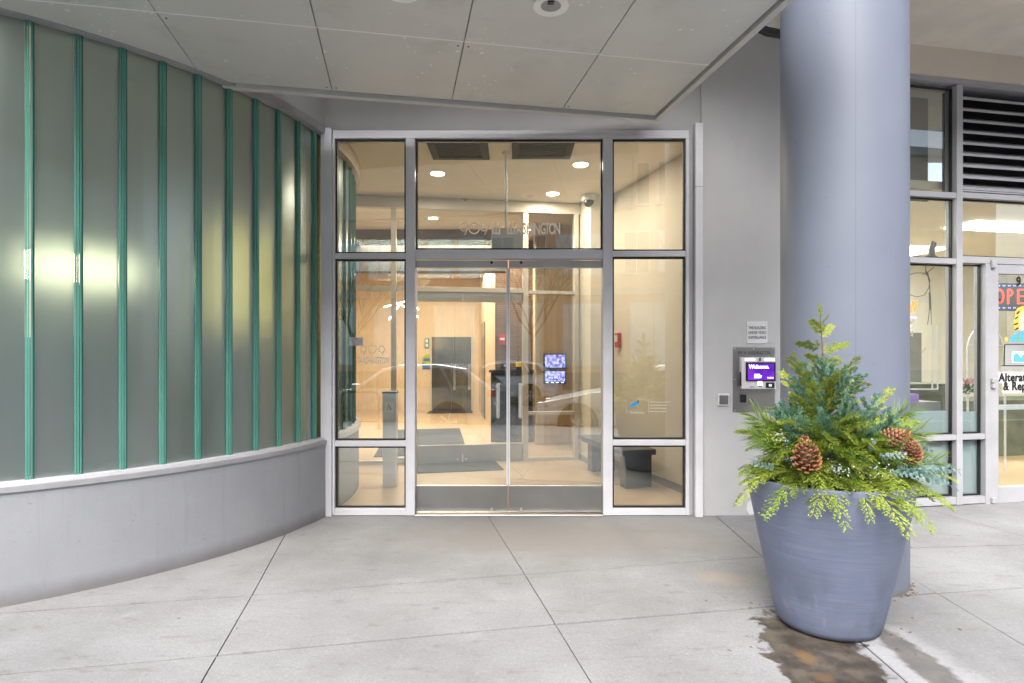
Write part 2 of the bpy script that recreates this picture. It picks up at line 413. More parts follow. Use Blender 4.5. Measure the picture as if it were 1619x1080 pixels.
def tile():
    m, n, l = new_mat("floor_tile")
    P = pos(n); a = noise(n, l, P, 2.2, 6, .6); b = noise(n, l, P, 40, 3)
    oi = n.new("ShaderNodeObjectInfo").outputs["Random"]
    c = mixc(n, l, ramp(n, l, a, .3, .7), (.47, .335, .21), (.56, .42, .275))
    c = mixc(n, l, math_(n, l, 'MULTIPLY', oi, .3), c, (.44, .30, .18))
    c = mixc(n, l, ramp(n, l, b, .4, .8, 0, .15), c, (.35, .24, .15))
    out(n, l, bsdf(n, l, c, .3, 0, None, .5).outputs[0])
tile()

def leafmat(name, c1, c2, rough=.55, trans=.25):
    m, n, l = new_mat(name)
    oi = n.new("ShaderNodeObjectInfo").outputs["Random"]
    a = noise(n, l, pos(n), 22, 3)
    f = math_(n, l, 'ADD', math_(n, l, 'MULTIPLY', oi, .6), math_(n, l, 'MULTIPLY', ramp(n, l, a, .3, .7), .4))
    c = mixc(n, l, f, c1, c2)
    p = bsdf(n, l, c, rough, 0, None, .35)
    t = n.new("ShaderNodeBsdfTranslucent"); l.new(c, t.inputs[0])
    mx = n.new("ShaderNodeMixShader"); mx.inputs[0].default_value = trans
    l.new(p.outputs[0], mx.inputs[1]); l.new(t.outputs[0], mx.inputs[2]); out(n, l, mx.outputs[0])
leafmat("cedar_leaf", (.20, .30, .035), (.46, .52, .10))
leafmat("cedar_deep", (.10, .19, .022), (.24, .33, .045))
leafmat("cedar_gold", (.20, .28, .035), (.40, .43, .08))
leafmat("fir_needle", (.075, .19, .12), (.20, .36, .26))
leafmat("pine_needle", (.13, .25, .045), (.30, .38, .10))
leafmat("eucalyptus_leaf", (.22, .36, .34), (.40, .54, .52))
leafmat("berry_pale", (.55, .6, .64), (.66, .68, .7), .4, .1)
def cone_mat():
    m, n, l = new_mat("cone_scale")
    a = noise(n, l, pos(n), 60, 3)
    t = n.new("ShaderNodeTexCoord"); s = n.new("ShaderNodeSeparateXYZ"); l.new(t.outputs["Object"], s.inputs[0])
    tip = ramp(n, l, s.outputs[0], .012, .034)
    c = mixc(n, l, tip, (.13, .042, .018), (.52, .24, .12))
    c = mixc(n, l, ramp(n, l, a, .55, .8, 0, .5), c, (.66, .42, .27))
    out(n, l, bsdf(n, l, c, .55, 0, None, .4).outputs[0])
cone_mat()

def vinyl(name, col, t_):
    m, n, l = new_mat(name)
    c = mixc(n, l, noise(n, l, pos(n), 3, 3), tuple(x * .95 for x in col), col)
    d = n.new("ShaderNodeBsdfDiffuse"); t = n.new("ShaderNodeBsdfTranslucent"); l.new(c, d.inputs[0]); l.new(c, t.inputs[0])
    mx = n.new("ShaderNodeMixShader"); mx.inputs[0].default_value = t_; l.new(d.outputs[0], mx.inputs[1]); l.new(t.outputs[0], mx.inputs[2]); out(n, l, mx.outputs[0])
vinyl("lettering_white", (.90, .87, .82), .5); vinyl("lettering_grey", (.72, .72, .70), .45); vinyl("film_frost", (.50, .60, .63), .35)
emit("lamp_warm", (1.0, .80, .56), 16)
emit("added_glow_yellow", (1.0, .64, .18), 3.4)
emit("added_glow_warm", (1.0, .78, .52), 12)
emit("lamp_panel", (1.0, .985, .94), 13)
emit("led_bar", (1.0, .93, .80), 12)
emit("neon_orange", (1.0, .22, .04), 1.5)
emit("neon_violet", (.70, .45, 1.0), 1.3)
emit("led_red", (1.0, .04, .02), 2.4)
emit("led_blue", (.25, .28, 1.0), 2)
emit("unit_light", (.95, .95, 1.0), 2.2)
emit("screen_text", (1, 1, 1), 1.2)
def screen(name, c1, c2, strength, scale=2.0):
    m, n, l = new_mat(name)
    c = mixc(n, l, ramp(n, l, noise(n, l, pos(n), scale, 2), .35, .65), c1, c2)
    e = n.new("ShaderNodeEmission"); l.new(c, e.inputs[0]); e.inputs[1].default_value = strength
    out(n, l, e.outputs[0])
screen("screen_purple", (.075, .012, .30), (.16, .03, .48), .75, 6)
screen("screen_cctv", (.05, .05, .35), (.50, .50, .95), 1.1, 22)

# ------------------------------------------------------------------ mesh helpers
ROOTLOC = {}
class MB:
    def __init__(s): s.v = []; s.f = []
    def add(s, vs_, fs):
        o = len(s.v); s.v += [tuple(v) for v in vs_]; s.f += [tuple(i + o for i in f) for f in fs]; return s
    def box(s, x0, x1, y0, y1, z0, z1):
        if x0 > x1: x0, x1 = x1, x0
        if y0 > y1: y0, y1 = y1, y0
        if z0 > z1: z0, z1 = z1, z0
        return s.add([(x0, y0, z0), (x1, y0, z0), (x1, y1, z0), (x0, y1, z0), (x0, y0, z1), (x1, y0, z1), (x1, y1, z1), (x0, y1, z1)],
                     [(0, 3, 2, 1), (4, 5, 6, 7), (0, 1, 5, 4), (1, 2, 6, 5), (2, 3, 7, 6), (3, 0, 4, 7)])
    def prism(s, poly, z0, z1):
        n = len(poly)
        a = sum(poly[i][0] * poly[(i + 1) % n][1] - poly[(i + 1) % n][0] * poly[i][1] for i in range(n))
        if a < 0: poly = list(poly)[::-1]
        vs_ = [(p[0], p[1], z0) for p in poly] + [(p[0], p[1], z1) for p in poly]
        return s.add(vs_, [tuple(range(n))[::-1], tuple(range(n, 2 * n))] + [(i, (i + 1) % n, n + (i + 1) % n, n + i) for i in range(n)])
    def face_y(s, poly, y0, y1):
        """polygon given in x,z ; extruded along y"""
        n = len(poly)
        a = sum(poly[i][0] * poly[(i + 1) % n][1] - poly[(i + 1) % n][0] * poly[i][1] for i in range(n))
        if a < 0: poly = list(poly)[::-1]
        vs_ = [(p[0], y0, p[1]) for p in poly] + [(p[0], y1, p[1]) for p in poly]
        return s.add(vs_, [tuple(range(n)), tuple(range(n, 2 * n))[::-1]] + [(i, n + i, n + (i + 1) % n, (i + 1) % n) for i in range(n)])
    def frame(s, x0, x1, z0, z1, w, y0, y1):
        s.box(x0, x0 + w, y0, y1, z0, z1); s.box(x1 - w, x1, y0, y1, z0, z1)
        s.box(x0 + w, x1 - w, y0, y1, z0, z0 + w); s.box(x0 + w, x1 - w, y0, y1, z1 - w, z1); return s
    def lathe(s, prof, n=32, c=(0, 0, 0), close=False, axis='z'):
        o = len(s.v)
        for r, z in prof:
            for i in range(n):
                a = 2 * math.pi * i / n
                p = (r * math.cos(a), r * math.sin(a), z)
                if axis == 'y': p = (p[0], p[2], p[1])
                s.v.append((c[0] + p[0], c[1] + p[1], c[2] + p[2]))
        m = len(prof)
        for j in range(m - 1):
            for i in range(n):
                q = (o + j * n + i, o + j * n + (i + 1) % n, o + (j + 1) * n + (i + 1) % n, o + (j + 1) * n + i)
                s.f.append(q if axis == 'z' else q[::-1])
        b = tuple(range(o, o + n)); t = tuple(range(o + (m - 1) * n, o + m * n))
        s.f.append(b[::-1] if axis == 'z' else b); s.f.append(t if axis == 'z' else t[::-1])
        return s
    def tube(s, path, r, n=8, cap=True):
        path = [Vector(p) for p in path]; rs = r if isinstance(r, (list, tuple)) else [r] * len(path)
        o = len(s.v); prev = None
        for i, p in enumerate(path):
            d = (path[min(i + 1, len(path) - 1)] - path[max(i - 1, 0)]).normalized()
            if prev is None:
                a = d.orthogonal().normalized()
            else:
                a = (prev - d * prev.dot(d)).normalized()
            prev = a; b = d.cross(a)
            for k in range(n):
                t = 2 * math.pi * k / n
                s.v.append(tuple(p + (a * math.cos(t) + b * math.sin(t)) * rs[i]))
        for i in range(len(path) - 1):
            for k in range(n):
                s.f.append((o + i * n + k, o + i * n + (k + 1) % n, o + (i + 1) * n + (k + 1) % n, o + (i + 1) * n + k))
        if cap:
            s.f.append(tuple(range(o, o + n))[::-1]); e = o + (len(path) - 1) * n; s.f.append(tuple(range(e, e + n)))
        return s
    def arc_wall(s, c, r0, r1, a0, a1, z0, z1, n):
        o = len(s.v)
        for i in range(n + 1):
            a = a0 + (a1 - a0) * i / n; ca, sa = math.cos(a), math.sin(a)
            for r, z in ((r0, z0), (r1, z0), (r1, z1), (r0, z1)): s.v.append((c[0] + r * ca, c[1] + r * sa, z))
        for i in range(n):
            b = o + 4 * i
            for k in range(4): s.f.append((b + k, b + (k + 1) % 4, b + 4 + (k + 1) % 4, b + 4 + k))
        s.f.append((o, o + 3, o + 2, o + 1)); e = o + 4 * n; s.f.append((e, e + 1, e + 2, e + 3))
        return s
    def mesh(s, name):
        me = bpy.data.meshes.new(name); me.from_pydata(s.v, [], s.f); me.update(); return me
    def build(s, name, mat, parent=None, smooth=False, bevel=0, **props):
        L = ROOTLOC.get(parent.name) if parent is not None else None
        if L is not None: s.v = [(a - L[0], b - L[1], c - L[2]) for a, b, c in s.v]
        me = s.mesh(name)
        o = bpy.data.objects.new(name, me); COL.objects.link(o)
        if mat: me.materials.append(MATS[mat])
        finish(o, parent, smooth, bevel)
        for k, v in props.items(): o[k] = v
        if L is not None: ROOTLOC[o.name] = L
        return o
def finish(o, parent, smooth=False, bevel=0):
    if parent is not None: o.parent = parent
    if smooth:
        bm = bmesh.new(); bm.from_mesh(o.data)
        for f in bm.faces: f.smooth = True
        for e in bm.edges:
            e.smooth = not (len(e.link_faces) == 2 and e.calc_face_angle(0) > R(38))
        bm.to_mesh(o.data); bm.free()
    if bevel:
        b = o.modifiers.new("bevel", 'BEVEL'); b.width = bevel; b.segments = 2; b.limit_method = 'ANGLE'; b.angle_limit = R(40)
def tag(o, label, cat, group=None, kind=None):
    if label: o["label"] = label
    if cat: o["category"] = cat
    if group: o["group"] = group
    if kind: o["kind"] = kind
    return o
def thing(name, label, cat, loc=(0, 0, 0), rz=0.0, group=None, absolute=False):
    o = bpy.data.objects.new(name, None); COL.objects.link(o); o.empty_display_size = .1
    o.location = loc; o.rotation_euler = (0, 0, rz); tag(o, label, cat, group)
    if absolute: ROOTLOC[o.name] = tuple(loc)
    return o
def put(name, me, mat, parent, loc=(0, 0, 0), rot=None, scale=None):
    o = bpy.data.objects.new(name, me); COL.objects.link(o); o.parent = parent; o.location = loc
    if mat and not me.materials: me.materials.append(MATS[mat])
    if rot is not None:
        if isinstance(rot, Quaternion): o.rotation_mode = 'QUATERNION'; o.rotation_quaternion = rot
        else: o.rotation_euler = rot
    if scale is not None: o.scale = scale if isinstance(scale, (tuple, list)) else (scale,) * 3
    return o
def text(name, s, size, mat, parent, loc, rot=(R(90), 0, 0), align='CENTER', sx=1.0, depth=.0015, bold=0.0, spacing=1.0):
    """flat lettering as a thin mesh; loc in the parent's frame"""
    c = bpy.data.curves.new("tmp", 'FONT'); c.body = s; c.size = size; c.align_x = align; c.extrude = depth
    c.offset = bold; c.space_character = spacing; c.resolution_u = 4
    t = bpy.data.objects.new("tmp", c); COL.objects.link(t)
    dg = bpy.context.evaluated_depsgraph_get(); dg.update()
    me = bpy.data.meshes.new_from_object(t.evaluated_get(dg)); me.name = name
    bpy.data.objects.remove(t); bpy.data.curves.remove(c)
    me.materials.clear(); me.materials.append(MATS[mat])
    o = bpy.data.objects.new(name, me); COL.objects.link(o); o.parent = parent
    L = ROOTLOC.get(parent.name)
    if L is not None: loc = (loc[0] - L[0], loc[1] - L[1], loc[2] - L[2])
    o.location = loc; o.rotation_euler = rot; o.scale = (sx, 1, 1)
    return o
def area_lamp(name, parent, loc, size, power, col=(1, .88, .72), shape='DISK', size_y=None, spread=180, rot=(0, 0, 0)):
    d = bpy.data.lights.new(name, 'AREA'); d.shape = shape; d.size = size; d.energy = power; d.color = col; d.spread = R(spread)
    if size_y: d.size_y = size_y
    o = bpy.data.objects.new(name, d); COL.objects.link(o); o.parent = parent
    L = ROOTLOC.get(parent.name)
    if L is not None: loc = (loc[0] - L[0], loc[1] - L[1], loc[2] - L[2])
    o.location = loc; o.rotation_euler = rot
    return o

# ================================================================== SETTING
# ------------------------------------------------------------------ ground, street, kerb
def strip_uv(u0, u1, v0, v1):
    return [tuple(U * u + V * v) for u, v in ((u0, v0), (u1, v0), (u1, v1), (u0, v1))]
STREET_Z = -.33
KERB_V = -1.35
mb = MB(); mb.add([(-900, -900, STREET_Z - .02), (900, -900, STREET_Z - .02), (900, 900, STREET_Z - .02), (-900, 900, STREET_Z - .02)], [(0, 1, 2, 3)])
mb.build("ground", "street_asphalt", kind="structure")
mb = MB().prism(strip_uv(-60, 60, -12.5, KERB_V - .16), STREET_Z - .015, STREET_Z)
road = mb.build("road", "street_asphalt", kind="structure")
for u in range(-9, 10):
    MB().prism(strip_uv(u * 4.5, u * 4.5 + 2.4, -7.05, -6.93), STREET_Z + .001, STREET_Z + .004).build("lane_marking", "road_paint", road)
MB().prism(strip_uv(-60, 60, -3.75, -3.65), STREET_Z + .001, STREET_Z + .004).build("edge_marking", "road_paint", road)
kerb = MB().prism(strip_uv(-60, 60, KERB_V - .16, KERB_V - .004), STREET_Z - .01, -.012).build("kerb", "kerb_stone", bevel=.015, kind="structure")
MB().prism(strip_uv(-60, 60, -12.7, -12.5), STREET_Z - .01, STREET_Z + .14).build("kerb", "kerb_stone", kind="structure")
MB().prism(strip_uv(-60, 60, -17.5, -12.704), STREET_Z - .01, STREET_Z + .13).build("far_pavement", "kerb_stone", kind="structure")

# pavement bed (dirt seen in the joints) and slabs
walk = MB().prism(strip_uv(-60, 60, KERB_V, 7.0), STREET_Z, -.025).build("pavement", "joint_dirt", kind="structure")
def slab(poly, gap=.006):
    c = Vector((sum(p[0] for p in poly) / 4, sum(p[1] for p in poly) / 4))
    n = len(poly); a = sum(poly[i][0] * poly[(i + 1) % n][1] - poly[(i + 1) % n][0] * poly[i][1] for i in range(n))
    if a < 0: poly = poly[::-1]
    # inset the edges
    ins = []
    for i in range(n):
        p0, p1, p2 = Vector(poly[i - 1]), Vector(poly[i]), Vector(poly[(i + 1) % n])
        e1 = (p1 - p0).normalized(); e2 = (p2 - p1).normalized()
        n1 = Vector((-e1.y, e1.x)); n2 = Vector((-e2.y, e2.x))
        g1 = .0085 if abs(e1.dot(U)) > .8 else .003; g2 = .0085 if abs(e2.dot(U)) > .8 else .003
        # intersect the two shifted edges
        a1 = p0 + n1 * g1; a2 = p1 + n2 * g2; den = e1.x * e2.y - e1.y * e2.x
        tt = ((a2.x - a1.x) * e2.y - (a2.y - a1.y) * e2.x) / den
        ins.append(tuple(a1 + e1 * tt))
    MB().prism(ins, -.024, rng.uniform(-.0015, .0015)).build("paving_slab", "pavement", walk, bevel=.0015)
Bp = [ground(398.6, 941), ground(829.4, 908), ground(1205, 880), ground(1364, 868), ground(1662, 860)]
Ap = [ground(343, 1036.5), ground(878, 987), ground(1289, 953), ground(1481, 938), ground(1858, 914)]
Bp = [Bp[0] - U * 1.66] + Bp + [Bp[-1] + U * 1.65]; Ap = [Ap[0] - U * 1.66] + Ap + [Ap[-1] + U * 1.65]
Bp = [Bp[0] - U * 1.66] + Bp + [Bp[-1] + U * 1.65]; Ap = [Ap[0] - U * 1.66] + Ap + [Ap[-1] + U * 1.65]
W0 = [ground(450.5, 846), ground(772.3, 817.4), ground(1134, 817.5), ground(1262, 811), ground(1466, 805)]
rows = []
wall_row = []
for i in range(len(Bp)):
    j = min(max(i - 2, 0), 4)
    d = (W0[j] - Bp[i]) if i == j + 2 else (Bp[i] - Ap[i])
    d = d / d.y
    far = 6.3 if i < 4 else 6.9
    wall_row.append(Bp[i] + d * (far - Bp[i].y))
rows.append(wall_row); rows.append(Bp); rows.append(Ap)
for k in (2.0, 4.0):
    rows.append([Ap[i] + (Ap[i] - Bp[i]).normalized() * .75 * k for i in range(len(Ap))])
# last row ends on the kerb
last = []
for i in range(len(Ap)):
    p = rows[-1][i]; d = (Ap[i] - Bp[i]).normalized(); t = (KERB_V - p.dot(V)) / d.dot(V); last.append(p + d * t)
rows.append(last)
for r in range(len(rows) - 1):
    for i in range(len(Bp) - 1):
        slab([tuple(rows[r][i]), tuple(rows[r][i + 1]), tuple(rows[r + 1][i + 1]), tuple(rows[r + 1][i])])

# ------------------------------------------------------------------ entrance plane numbers
D = 5.31                          # front face of the entrance frame
def ex(px): return gx(px, D)
def ez(py): return gz(py, D)
HI = 4.26                         # height of the cream soffit
TOPB = 8.2

bld = thing("building", "grey stuccoed building front with cream soffit around the glazed entrance", "building", (0, 5.4, 0), absolute=True)
# wall above the entrance and to the right of it
MB().box(-2.2, ex(1110), D + .045, D + .25, ez(206), HI + .1).build("wall_over_entrance", "stucco_grey", bld)
MB().box(ex(1110) + .001, 2.75, D + .02, D + .3, -.02, HI + .1).build("wall", "stucco_grey", bld, label="grey stucco pier beside the entrance")
# return from the pier to the shop front
S0 = Vector((3.735, 5.6))
def shop_pt(s, y): return S0 + U * s + V * y
a = shop_pt(-1.02, .16); b = shop_pt(-1.02, .3)
MB().prism([(2.7, D + .05), (a.x + .02, a.y), (b.x + .02, b.y), (2.7, D + .28)], -.02, HI + .1).build("wall_return", "stucco_grey", bld)
# the cream overhang
ov = [(1.8, 1.75 + math.tan(PHI) * 9.3), (11.0, 1.75 + math.tan(PHI) * 18.5), (11.0, 9.0), (1.8, 9.0)]
MB().prism(ov, HI, HI + .5).build("soffit", "soffit_cream", bld)
MB().prism(ov, HI + .501, TOPB).build("upper_storeys", "stucco_grey", bld)
ov2 = [(-9.0, 3.5 + math.tan(PHI) * -9.0), (1.795, 3.5 + math.tan(PHI) * 1.795), (1.795, D + .04), (-9.0, D + .04)]
MB().prism(ov2, HI + .12, HI + .6).build("soffit", "soffit_cream", bld)
MB().prism(ov2, HI + .601, TOPB).build("upper_storeys", "stucco_grey", bld)
MB().box(-9.0, 1.799, D + .045, 9.0, HI + .101, TOPB).build("upper_storeys", "stucco_grey", bld)
# beige band over the shop front
def shopbox(mb_, s0, s1, y0, y1, z0, z1):
    p = [tuple(shop_pt(s, y)) for s, y in ((s0, y0), (s1, y0), (s1, y1), (s0, y1))]
    return mb_.prism(p, z0, z1)
def sp(px, py):
    t = (px - 809.5) / FOC; k = math.tan(PHI)
    Y = (S0.y - k * S0.x) / (1 - k * t); X = t * Y
    return (X - S0.x) * U.x + (Y - S0.y) * U.y, gz(py, Y)
ZB = sp(1530, 126)[1]
shopbox(MB(), -1.03, 7.0, -.02, .3, ZB, HI + .02).build("band", "stucco_beige", bld, label="beige stucco band above the shop window")

# drain pipe elbow under the soffit
pipe = MB()
pz = gz(44, 4.9)
P0 = Vector((gx(1190, 4.75), 4.75, gz(24, 4.75))); P1 = Vector((gx(1200, 4.85), 4.85, gz(44, 4.85))); P2 = Vector((gx(1212, 4.9), 4.9, gz(50, 4.9)))
pipe.tube([P0 + Vector((-.02, -.05, .18)), P0, P1, P2, P2 + Vector((.9, .25, -.005))], .035, 12)
dp = pipe.build("drain_pipe", "pipe_black", smooth=True)
tag(dp, "black drain pipe elbow under the cream soffit beside the column", "pipe")

# ------------------------------------------------------------------ interior shell
fl = MB().prism([(-4.5, 5.43), (2.75, 5.43), (2.75, 15.8), (-4.5, 15.8)], -.02, -.002).build("floor", "joint_dirt", kind="structure")
tw, td = 1.22, 1.22
o_ = Vector((-.05, 7.9))
for i in range(-4, 4):
    for j in range(-3, 7):
        p = [o_ + U * (i * tw + .02) + V * (j * td), o_ + U * ((i + 1) * tw) + V * (j * td), o_ + U * ((i + 1) * tw) + V * ((j + 1) * td), o_ + U * (i * tw + .02) + V * ((j + 1) * td)]
        g = .002
        q = [o_ + U * (i * tw + g) + V * (j * td + g), o_ + U * ((i + 1) * tw - g) + V * (j * td + g), o_ + U * ((i + 1) * tw - g) + V * ((j + 1) * td - g), o_ + U * (i * tw + g) + V * ((j + 1) * td - g)]
        # clip to the inside of the entrance
        res = [tuple(v) for v in q]
        for ax, lim, sg in ((1, 5.435, 1), (0, 2.6, -1), (0, -4.4, 1), (1, 15.6, -1)):
            poly, res = res, []
            for a_, b_ in zip(poly, poly[1:] + poly[:1]):
                ia, ib = (a_[ax] - lim) * sg >= 0, (b_[ax] - lim) * sg >= 0
                if ia: res.append(a_)
                if ia != ib:
                    t = (lim - a_[ax]) / (b_[ax] - a_[ax]); res.append((a_[0] + (b_[0] - a_[0]) * t, a_[1] + (b_[1] - a_[1]) * t))
        if len(res) >= 3: MB().prism(res, -.001, .006).build("floor_tile", "floor_tile", fl)
CV = 3.45
IN0 = Vector((-1.963, 7.71))      # inner storefront base line, along the street grid
INR = .877
RW = [(1.90, 5.56), (1.30, 7.71), (1.00, 7.72), (.91, 8.22)]
MB().prism([(-2.6, 5.44), (2.2, 5.44), (2.2, 8.6), (-2.6, 8.6)], CV, CV + .1).build("vestibule_ceiling", "ceiling_vestibule", kind="structure")
def wallseg(name, a_, b_, z0, z1, mat, th=.1, **k):
    a_ = Vector(a_); b_ = Vector(b_); d = (b_ - a_).normalized(); n_ = Vector((d.y, -d.x)) * th
    return MB().prism([tuple(a_), tuple(b_), tuple(b_ + n_), tuple(a_ + n_)], z0, z1).build(name, mat, **k)
for i in range(3):
    w = wallseg("wall_right", RW[i], RW[i + 1], 0, CV, "wall_cream", .1 if i != 1 else .1, kind="structure")
    a_ = Vector(RW[i]); b_ = Vector(RW[i + 1]); d = (b_ - a_).normalized(); n_ = Vector((-d.y, d.x)) * .012
    MB().prism([tuple(a_ + n_), tuple(b_ + n_), tuple(b_ + n_ * .05), tuple(a_ + n_ * .05)], .006, .085).build("baseboard", "baseboard_grey", w)
# lobby shell
LZ = 3.3
MB().box(-4.5, 2.75, 7.4, 15.9, LZ + .16, LZ + .3).build("lobby_ceiling", "ceiling_lobby", kind="structure")
FARY = 15.4
far = MB().box(-4.5, 2.75, FARY, FARY + .1, 0, LZ + .15).build("wall_back", "wood_lobby", kind="structure")
MB().box(-4.5, -4.4, 7.4, FARY, 0, LZ + .15).build("wall_left", "wood_lobby", kind="structure")
# right hand lobby wall with a dark doorway, then the brown brick pier and the wood wall with the monitors
MB().prism([(-.83, FARY), (-.30, 10.9), (-.2, 10.9), (-.73, FARY)], 0, LZ + .15).build("wall_lobby_right", "wood_lobby", kind="structure")
MB().box(-.30, .42, 10.78, 10.9, 0, LZ + .15).build("brick_pier", "brick_brown", kind="structure")
ww = MB().box(.36, 1.3, 9.55, 9.7, 0, LZ + .15).build("wall_wood", "wood_lobby", kind="structure")
MB().box(gx(860, 9.5), gx(902, 9.5), 9.52, 9.549, .0, LZ + .1).build("panel", "wood_brown", ww)
MB().box(.37, .40, 9.5, 10.8, 0, LZ + .15).build("wall_side", "wood_lobby", kind="structure")
MB().box(-4.4, -.1, 9.9, 10.2, 2.78, LZ + .16).build("ceiling_bulkhead", "bulkhead_dark", kind="structure")
# ================================================================== OBJECTS
# ------------------------------------------------------------------ round glass-channel wall on the left
DC = (-4.669, 5.899); RG = 3.03; RB = 3.105
GZ0, GZ1 = .69, 3.337
drum = thing("glass_channel_wall", "curved wall of upright green glass channels on a grey plinth left of entrance", "glass wall", (DC[0], DC[1], 0), absolute=True)
A0, A1 = R(-75), R(38)
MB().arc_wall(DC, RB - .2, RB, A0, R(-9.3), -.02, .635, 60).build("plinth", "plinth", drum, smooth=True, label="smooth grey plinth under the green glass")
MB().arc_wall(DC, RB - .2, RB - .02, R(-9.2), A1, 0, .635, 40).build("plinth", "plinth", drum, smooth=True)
MB().arc_wall(DC, RB - .18, RB + .012, A0, R(-9.6), .636, .668, 60).build("sill", "sill_paint", drum, smooth=True)
MB().arc_wall(DC, RB - .18, RB - .012, A0, R(-9.6), .6685, .689, 60).build("sill", "alu", drum, smooth=True)
MB().arc_wall(DC, RB - .18, RB + .0, R(-9.2), A1, .636, .689, 40).build("sill", "alu", drum, smooth=True)
MB().arc_wall(DC, RG - .06, RB - .005, A0, R(-9.6), GZ1, 3.40, 60).build("head_channel", "sill_paint", drum, smooth=True)
MB().arc_wall(DC, RG - .06, RB - .01, R(-9.2), A1, 3.30, CV, 40).build("head_channel", "alu_warm", drum, smooth=True)
MB().arc_wall(DC, RG - .2, RG + .03, A0, R(-9.3), 3.401, HI + .02, 60).build("upper_wall", "stucco_grey", drum, smooth=True)
pitch = R(4.36); first = R(-52.26)
k0 = -5
nP = 19
for k in range(k0, nP):
    aL = first + pitch * k; aR = aL + pitch; mid = aL + R(.42)
    z1 = GZ1 if aL < R(-10) else 3.30
    if aL < A0 + R(1) or aR > A1: continue
    if not (R(-11.4) < mid < R(-8.2)):
        fl_ = MB()
        for j, (da, w, pr, col) in enumerate(((0, .011, .018, 0), (.0042, .009, .024, 0), (.0082, .010, .020, 0))):
            fl_.arc_wall(DC, RG - .045, RG + pr, mid - R(.36) + da, mid - R(.36) + da + w / RG, GZ0, z1, 1)
        fl_.build("flange", "flange_glass", drum)
        MB().arc_wall(DC, RG - .046, RG + .012, mid - R(.36) + .0115, mid - R(.36) + .0145, GZ0, z1, 1).build("flange_edge", "flange_dark", drum)
    p0, p1 = mid + R(.42), mid + pitch - R(.38)
    if p0 < R(-9.6) < p1: p1 = R(-9.8)
    if p1 > p0 and not (R(-9.9) < p0 < R(-9)):
        MB().arc_wall(DC, RG - .008, RG, p0, p1, GZ0, z1, 2).build("glass_pane", "channel_glass", drum)
# room behind the glass: floor, ceiling, back partition, two added glow sources for the pane tints
MB().lathe([(RG - .25, -.018), (RG - .25, -.004)], 48, (*DC, 0)).build("drum_floor", "baseboard_grey", kind="structure")
MB().lathe([(RG - .2, 3.41), (RG - .2, 3.5)], 48, (*DC, 0)).build("drum_ceiling", "drum_inner", kind="structure")
dpn = MB().arc_wall(DC, 1.2, 1.3, R(-130), R(80), 0, 3.4, 40).build("drum_partition", "drum_inner", kind="structure")
MB().arc_wall(DC, 1.301, 1.33, R(-130), R(80), 0, 1.55, 40).build("added_dark_band", "granite_dark", dpn)  # dark ring added so the lower panes look darker
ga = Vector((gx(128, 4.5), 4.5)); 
t = thing("added_glow_strip", "added warm white strip glowing behind the green glass near the left edge", "added glow", (ga.x, ga.y, gz(425, 4.5)))  # made-up glow source, added to give the panes a warm blurred reflection
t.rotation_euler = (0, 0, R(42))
MB().box(-.34, .34, -.06, .06, -.10, .10).build("glow_body", "added_glow_warm", t, bevel=.02)
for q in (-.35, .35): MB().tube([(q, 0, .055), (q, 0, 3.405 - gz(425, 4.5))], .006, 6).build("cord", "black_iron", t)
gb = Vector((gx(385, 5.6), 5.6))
t = thing("added_glow_panel", "added tall yellow panel glowing behind the green glass nearer the entrance", "added glow", (gb.x, gb.y, gz(440, 5.6)))  # made-up glow source, added to give the panes a yellow reflection
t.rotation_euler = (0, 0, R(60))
MB().box(-.35, .35, -.03, .03, -.45, .45).build("glow_body", "added_glow_yellow", t, bevel=.02)
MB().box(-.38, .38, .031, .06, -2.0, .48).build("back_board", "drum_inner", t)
# ------------------------------------------------------------------ entrance storefront
sf = thing("entrance_storefront", "aluminium framed glass entrance with double doors and a wide transom pane", "storefront", (0, 5.37, 0), absolute=True)
Y0, Y1 = D, D + .12
GY0, GY1 = D + .055, D + .065
def member(name, x0, x1, y0, y1, mat="alu", d0=0.0, d1=0.0, bevel=.003):
    return MB().box(ex(x0), ex(x1), Y0 + d0, Y1 + d1, ez(y1), ez(y0)).build(name, mat, sf, bevel=bevel)
member("corner_post", 508, 525, 203, 816, "alu", -.02, .02)
member("jamb", 525.3, 529, 216, 815)
member("head", 525.3, 1090, 205, 212.5, "alu", .012)
member("head", 525.3, 1090, 212.7, 218.5)
member("mullion", 641.5, 656, 218.7, 815, "alu", -.004)
member("mullion", 953.5, 968.5, 218.7, 815, "alu", -.004)
member("jamb", 1084.5, 1090, 218.7, 815)
member("jamb", 1090.3, 1097, 205, 816, "alu_grey", .03)
member("cover_trim", 1098, 1110, 196, 296.5, "trim_white", -.03)
member("cover_trim", 1098, 1110, 297, 816.5, "trim_white", -.03)
member("transom", 529.2, 641.3, 400, 409)
member("transom", 968.7, 1084.3, 396.5, 405.5)
member("transom", 656.2, 953.3, 394.5, 408.5)
member("transom", 529.2, 641.3, 697, 706)
member("transom", 968.7, 1084.3, 695.5, 704.5)
member("sill_rail", 529.2, 641.3, 804, 815)
member("sill_rail", 968.7, 1084.3, 804, 815)
member("threshold", 656.2, 953.3, 813.5, 816.5, "steel_brushed", -.02)
def pane(name, x0, x1, y0, y1, mat="glass_clear", gask=3.2):
    a0, a1, b0, b1 = ex(x0), ex(x1), ez(y1), ez(y0)
    g = gask / 180.0 * .8
    o = MB().box(a0 - .004, a1 + .004, GY0, GY1, b0 - .004, b1 + .004).build(name, mat, sf)
    MB().frame(a0 - .001, a1 + .001, b0 - .001, b1 + .001, g, GY0 - .028, GY0 - .001).build("gasket", "gasket", sf)
    return o
pane("glass_pane", 529.5, 641, 219, 400)
pane("glass_pane", 657, 953, 219, 394)
pane("glass_pane", 969, 1084, 219, 396)
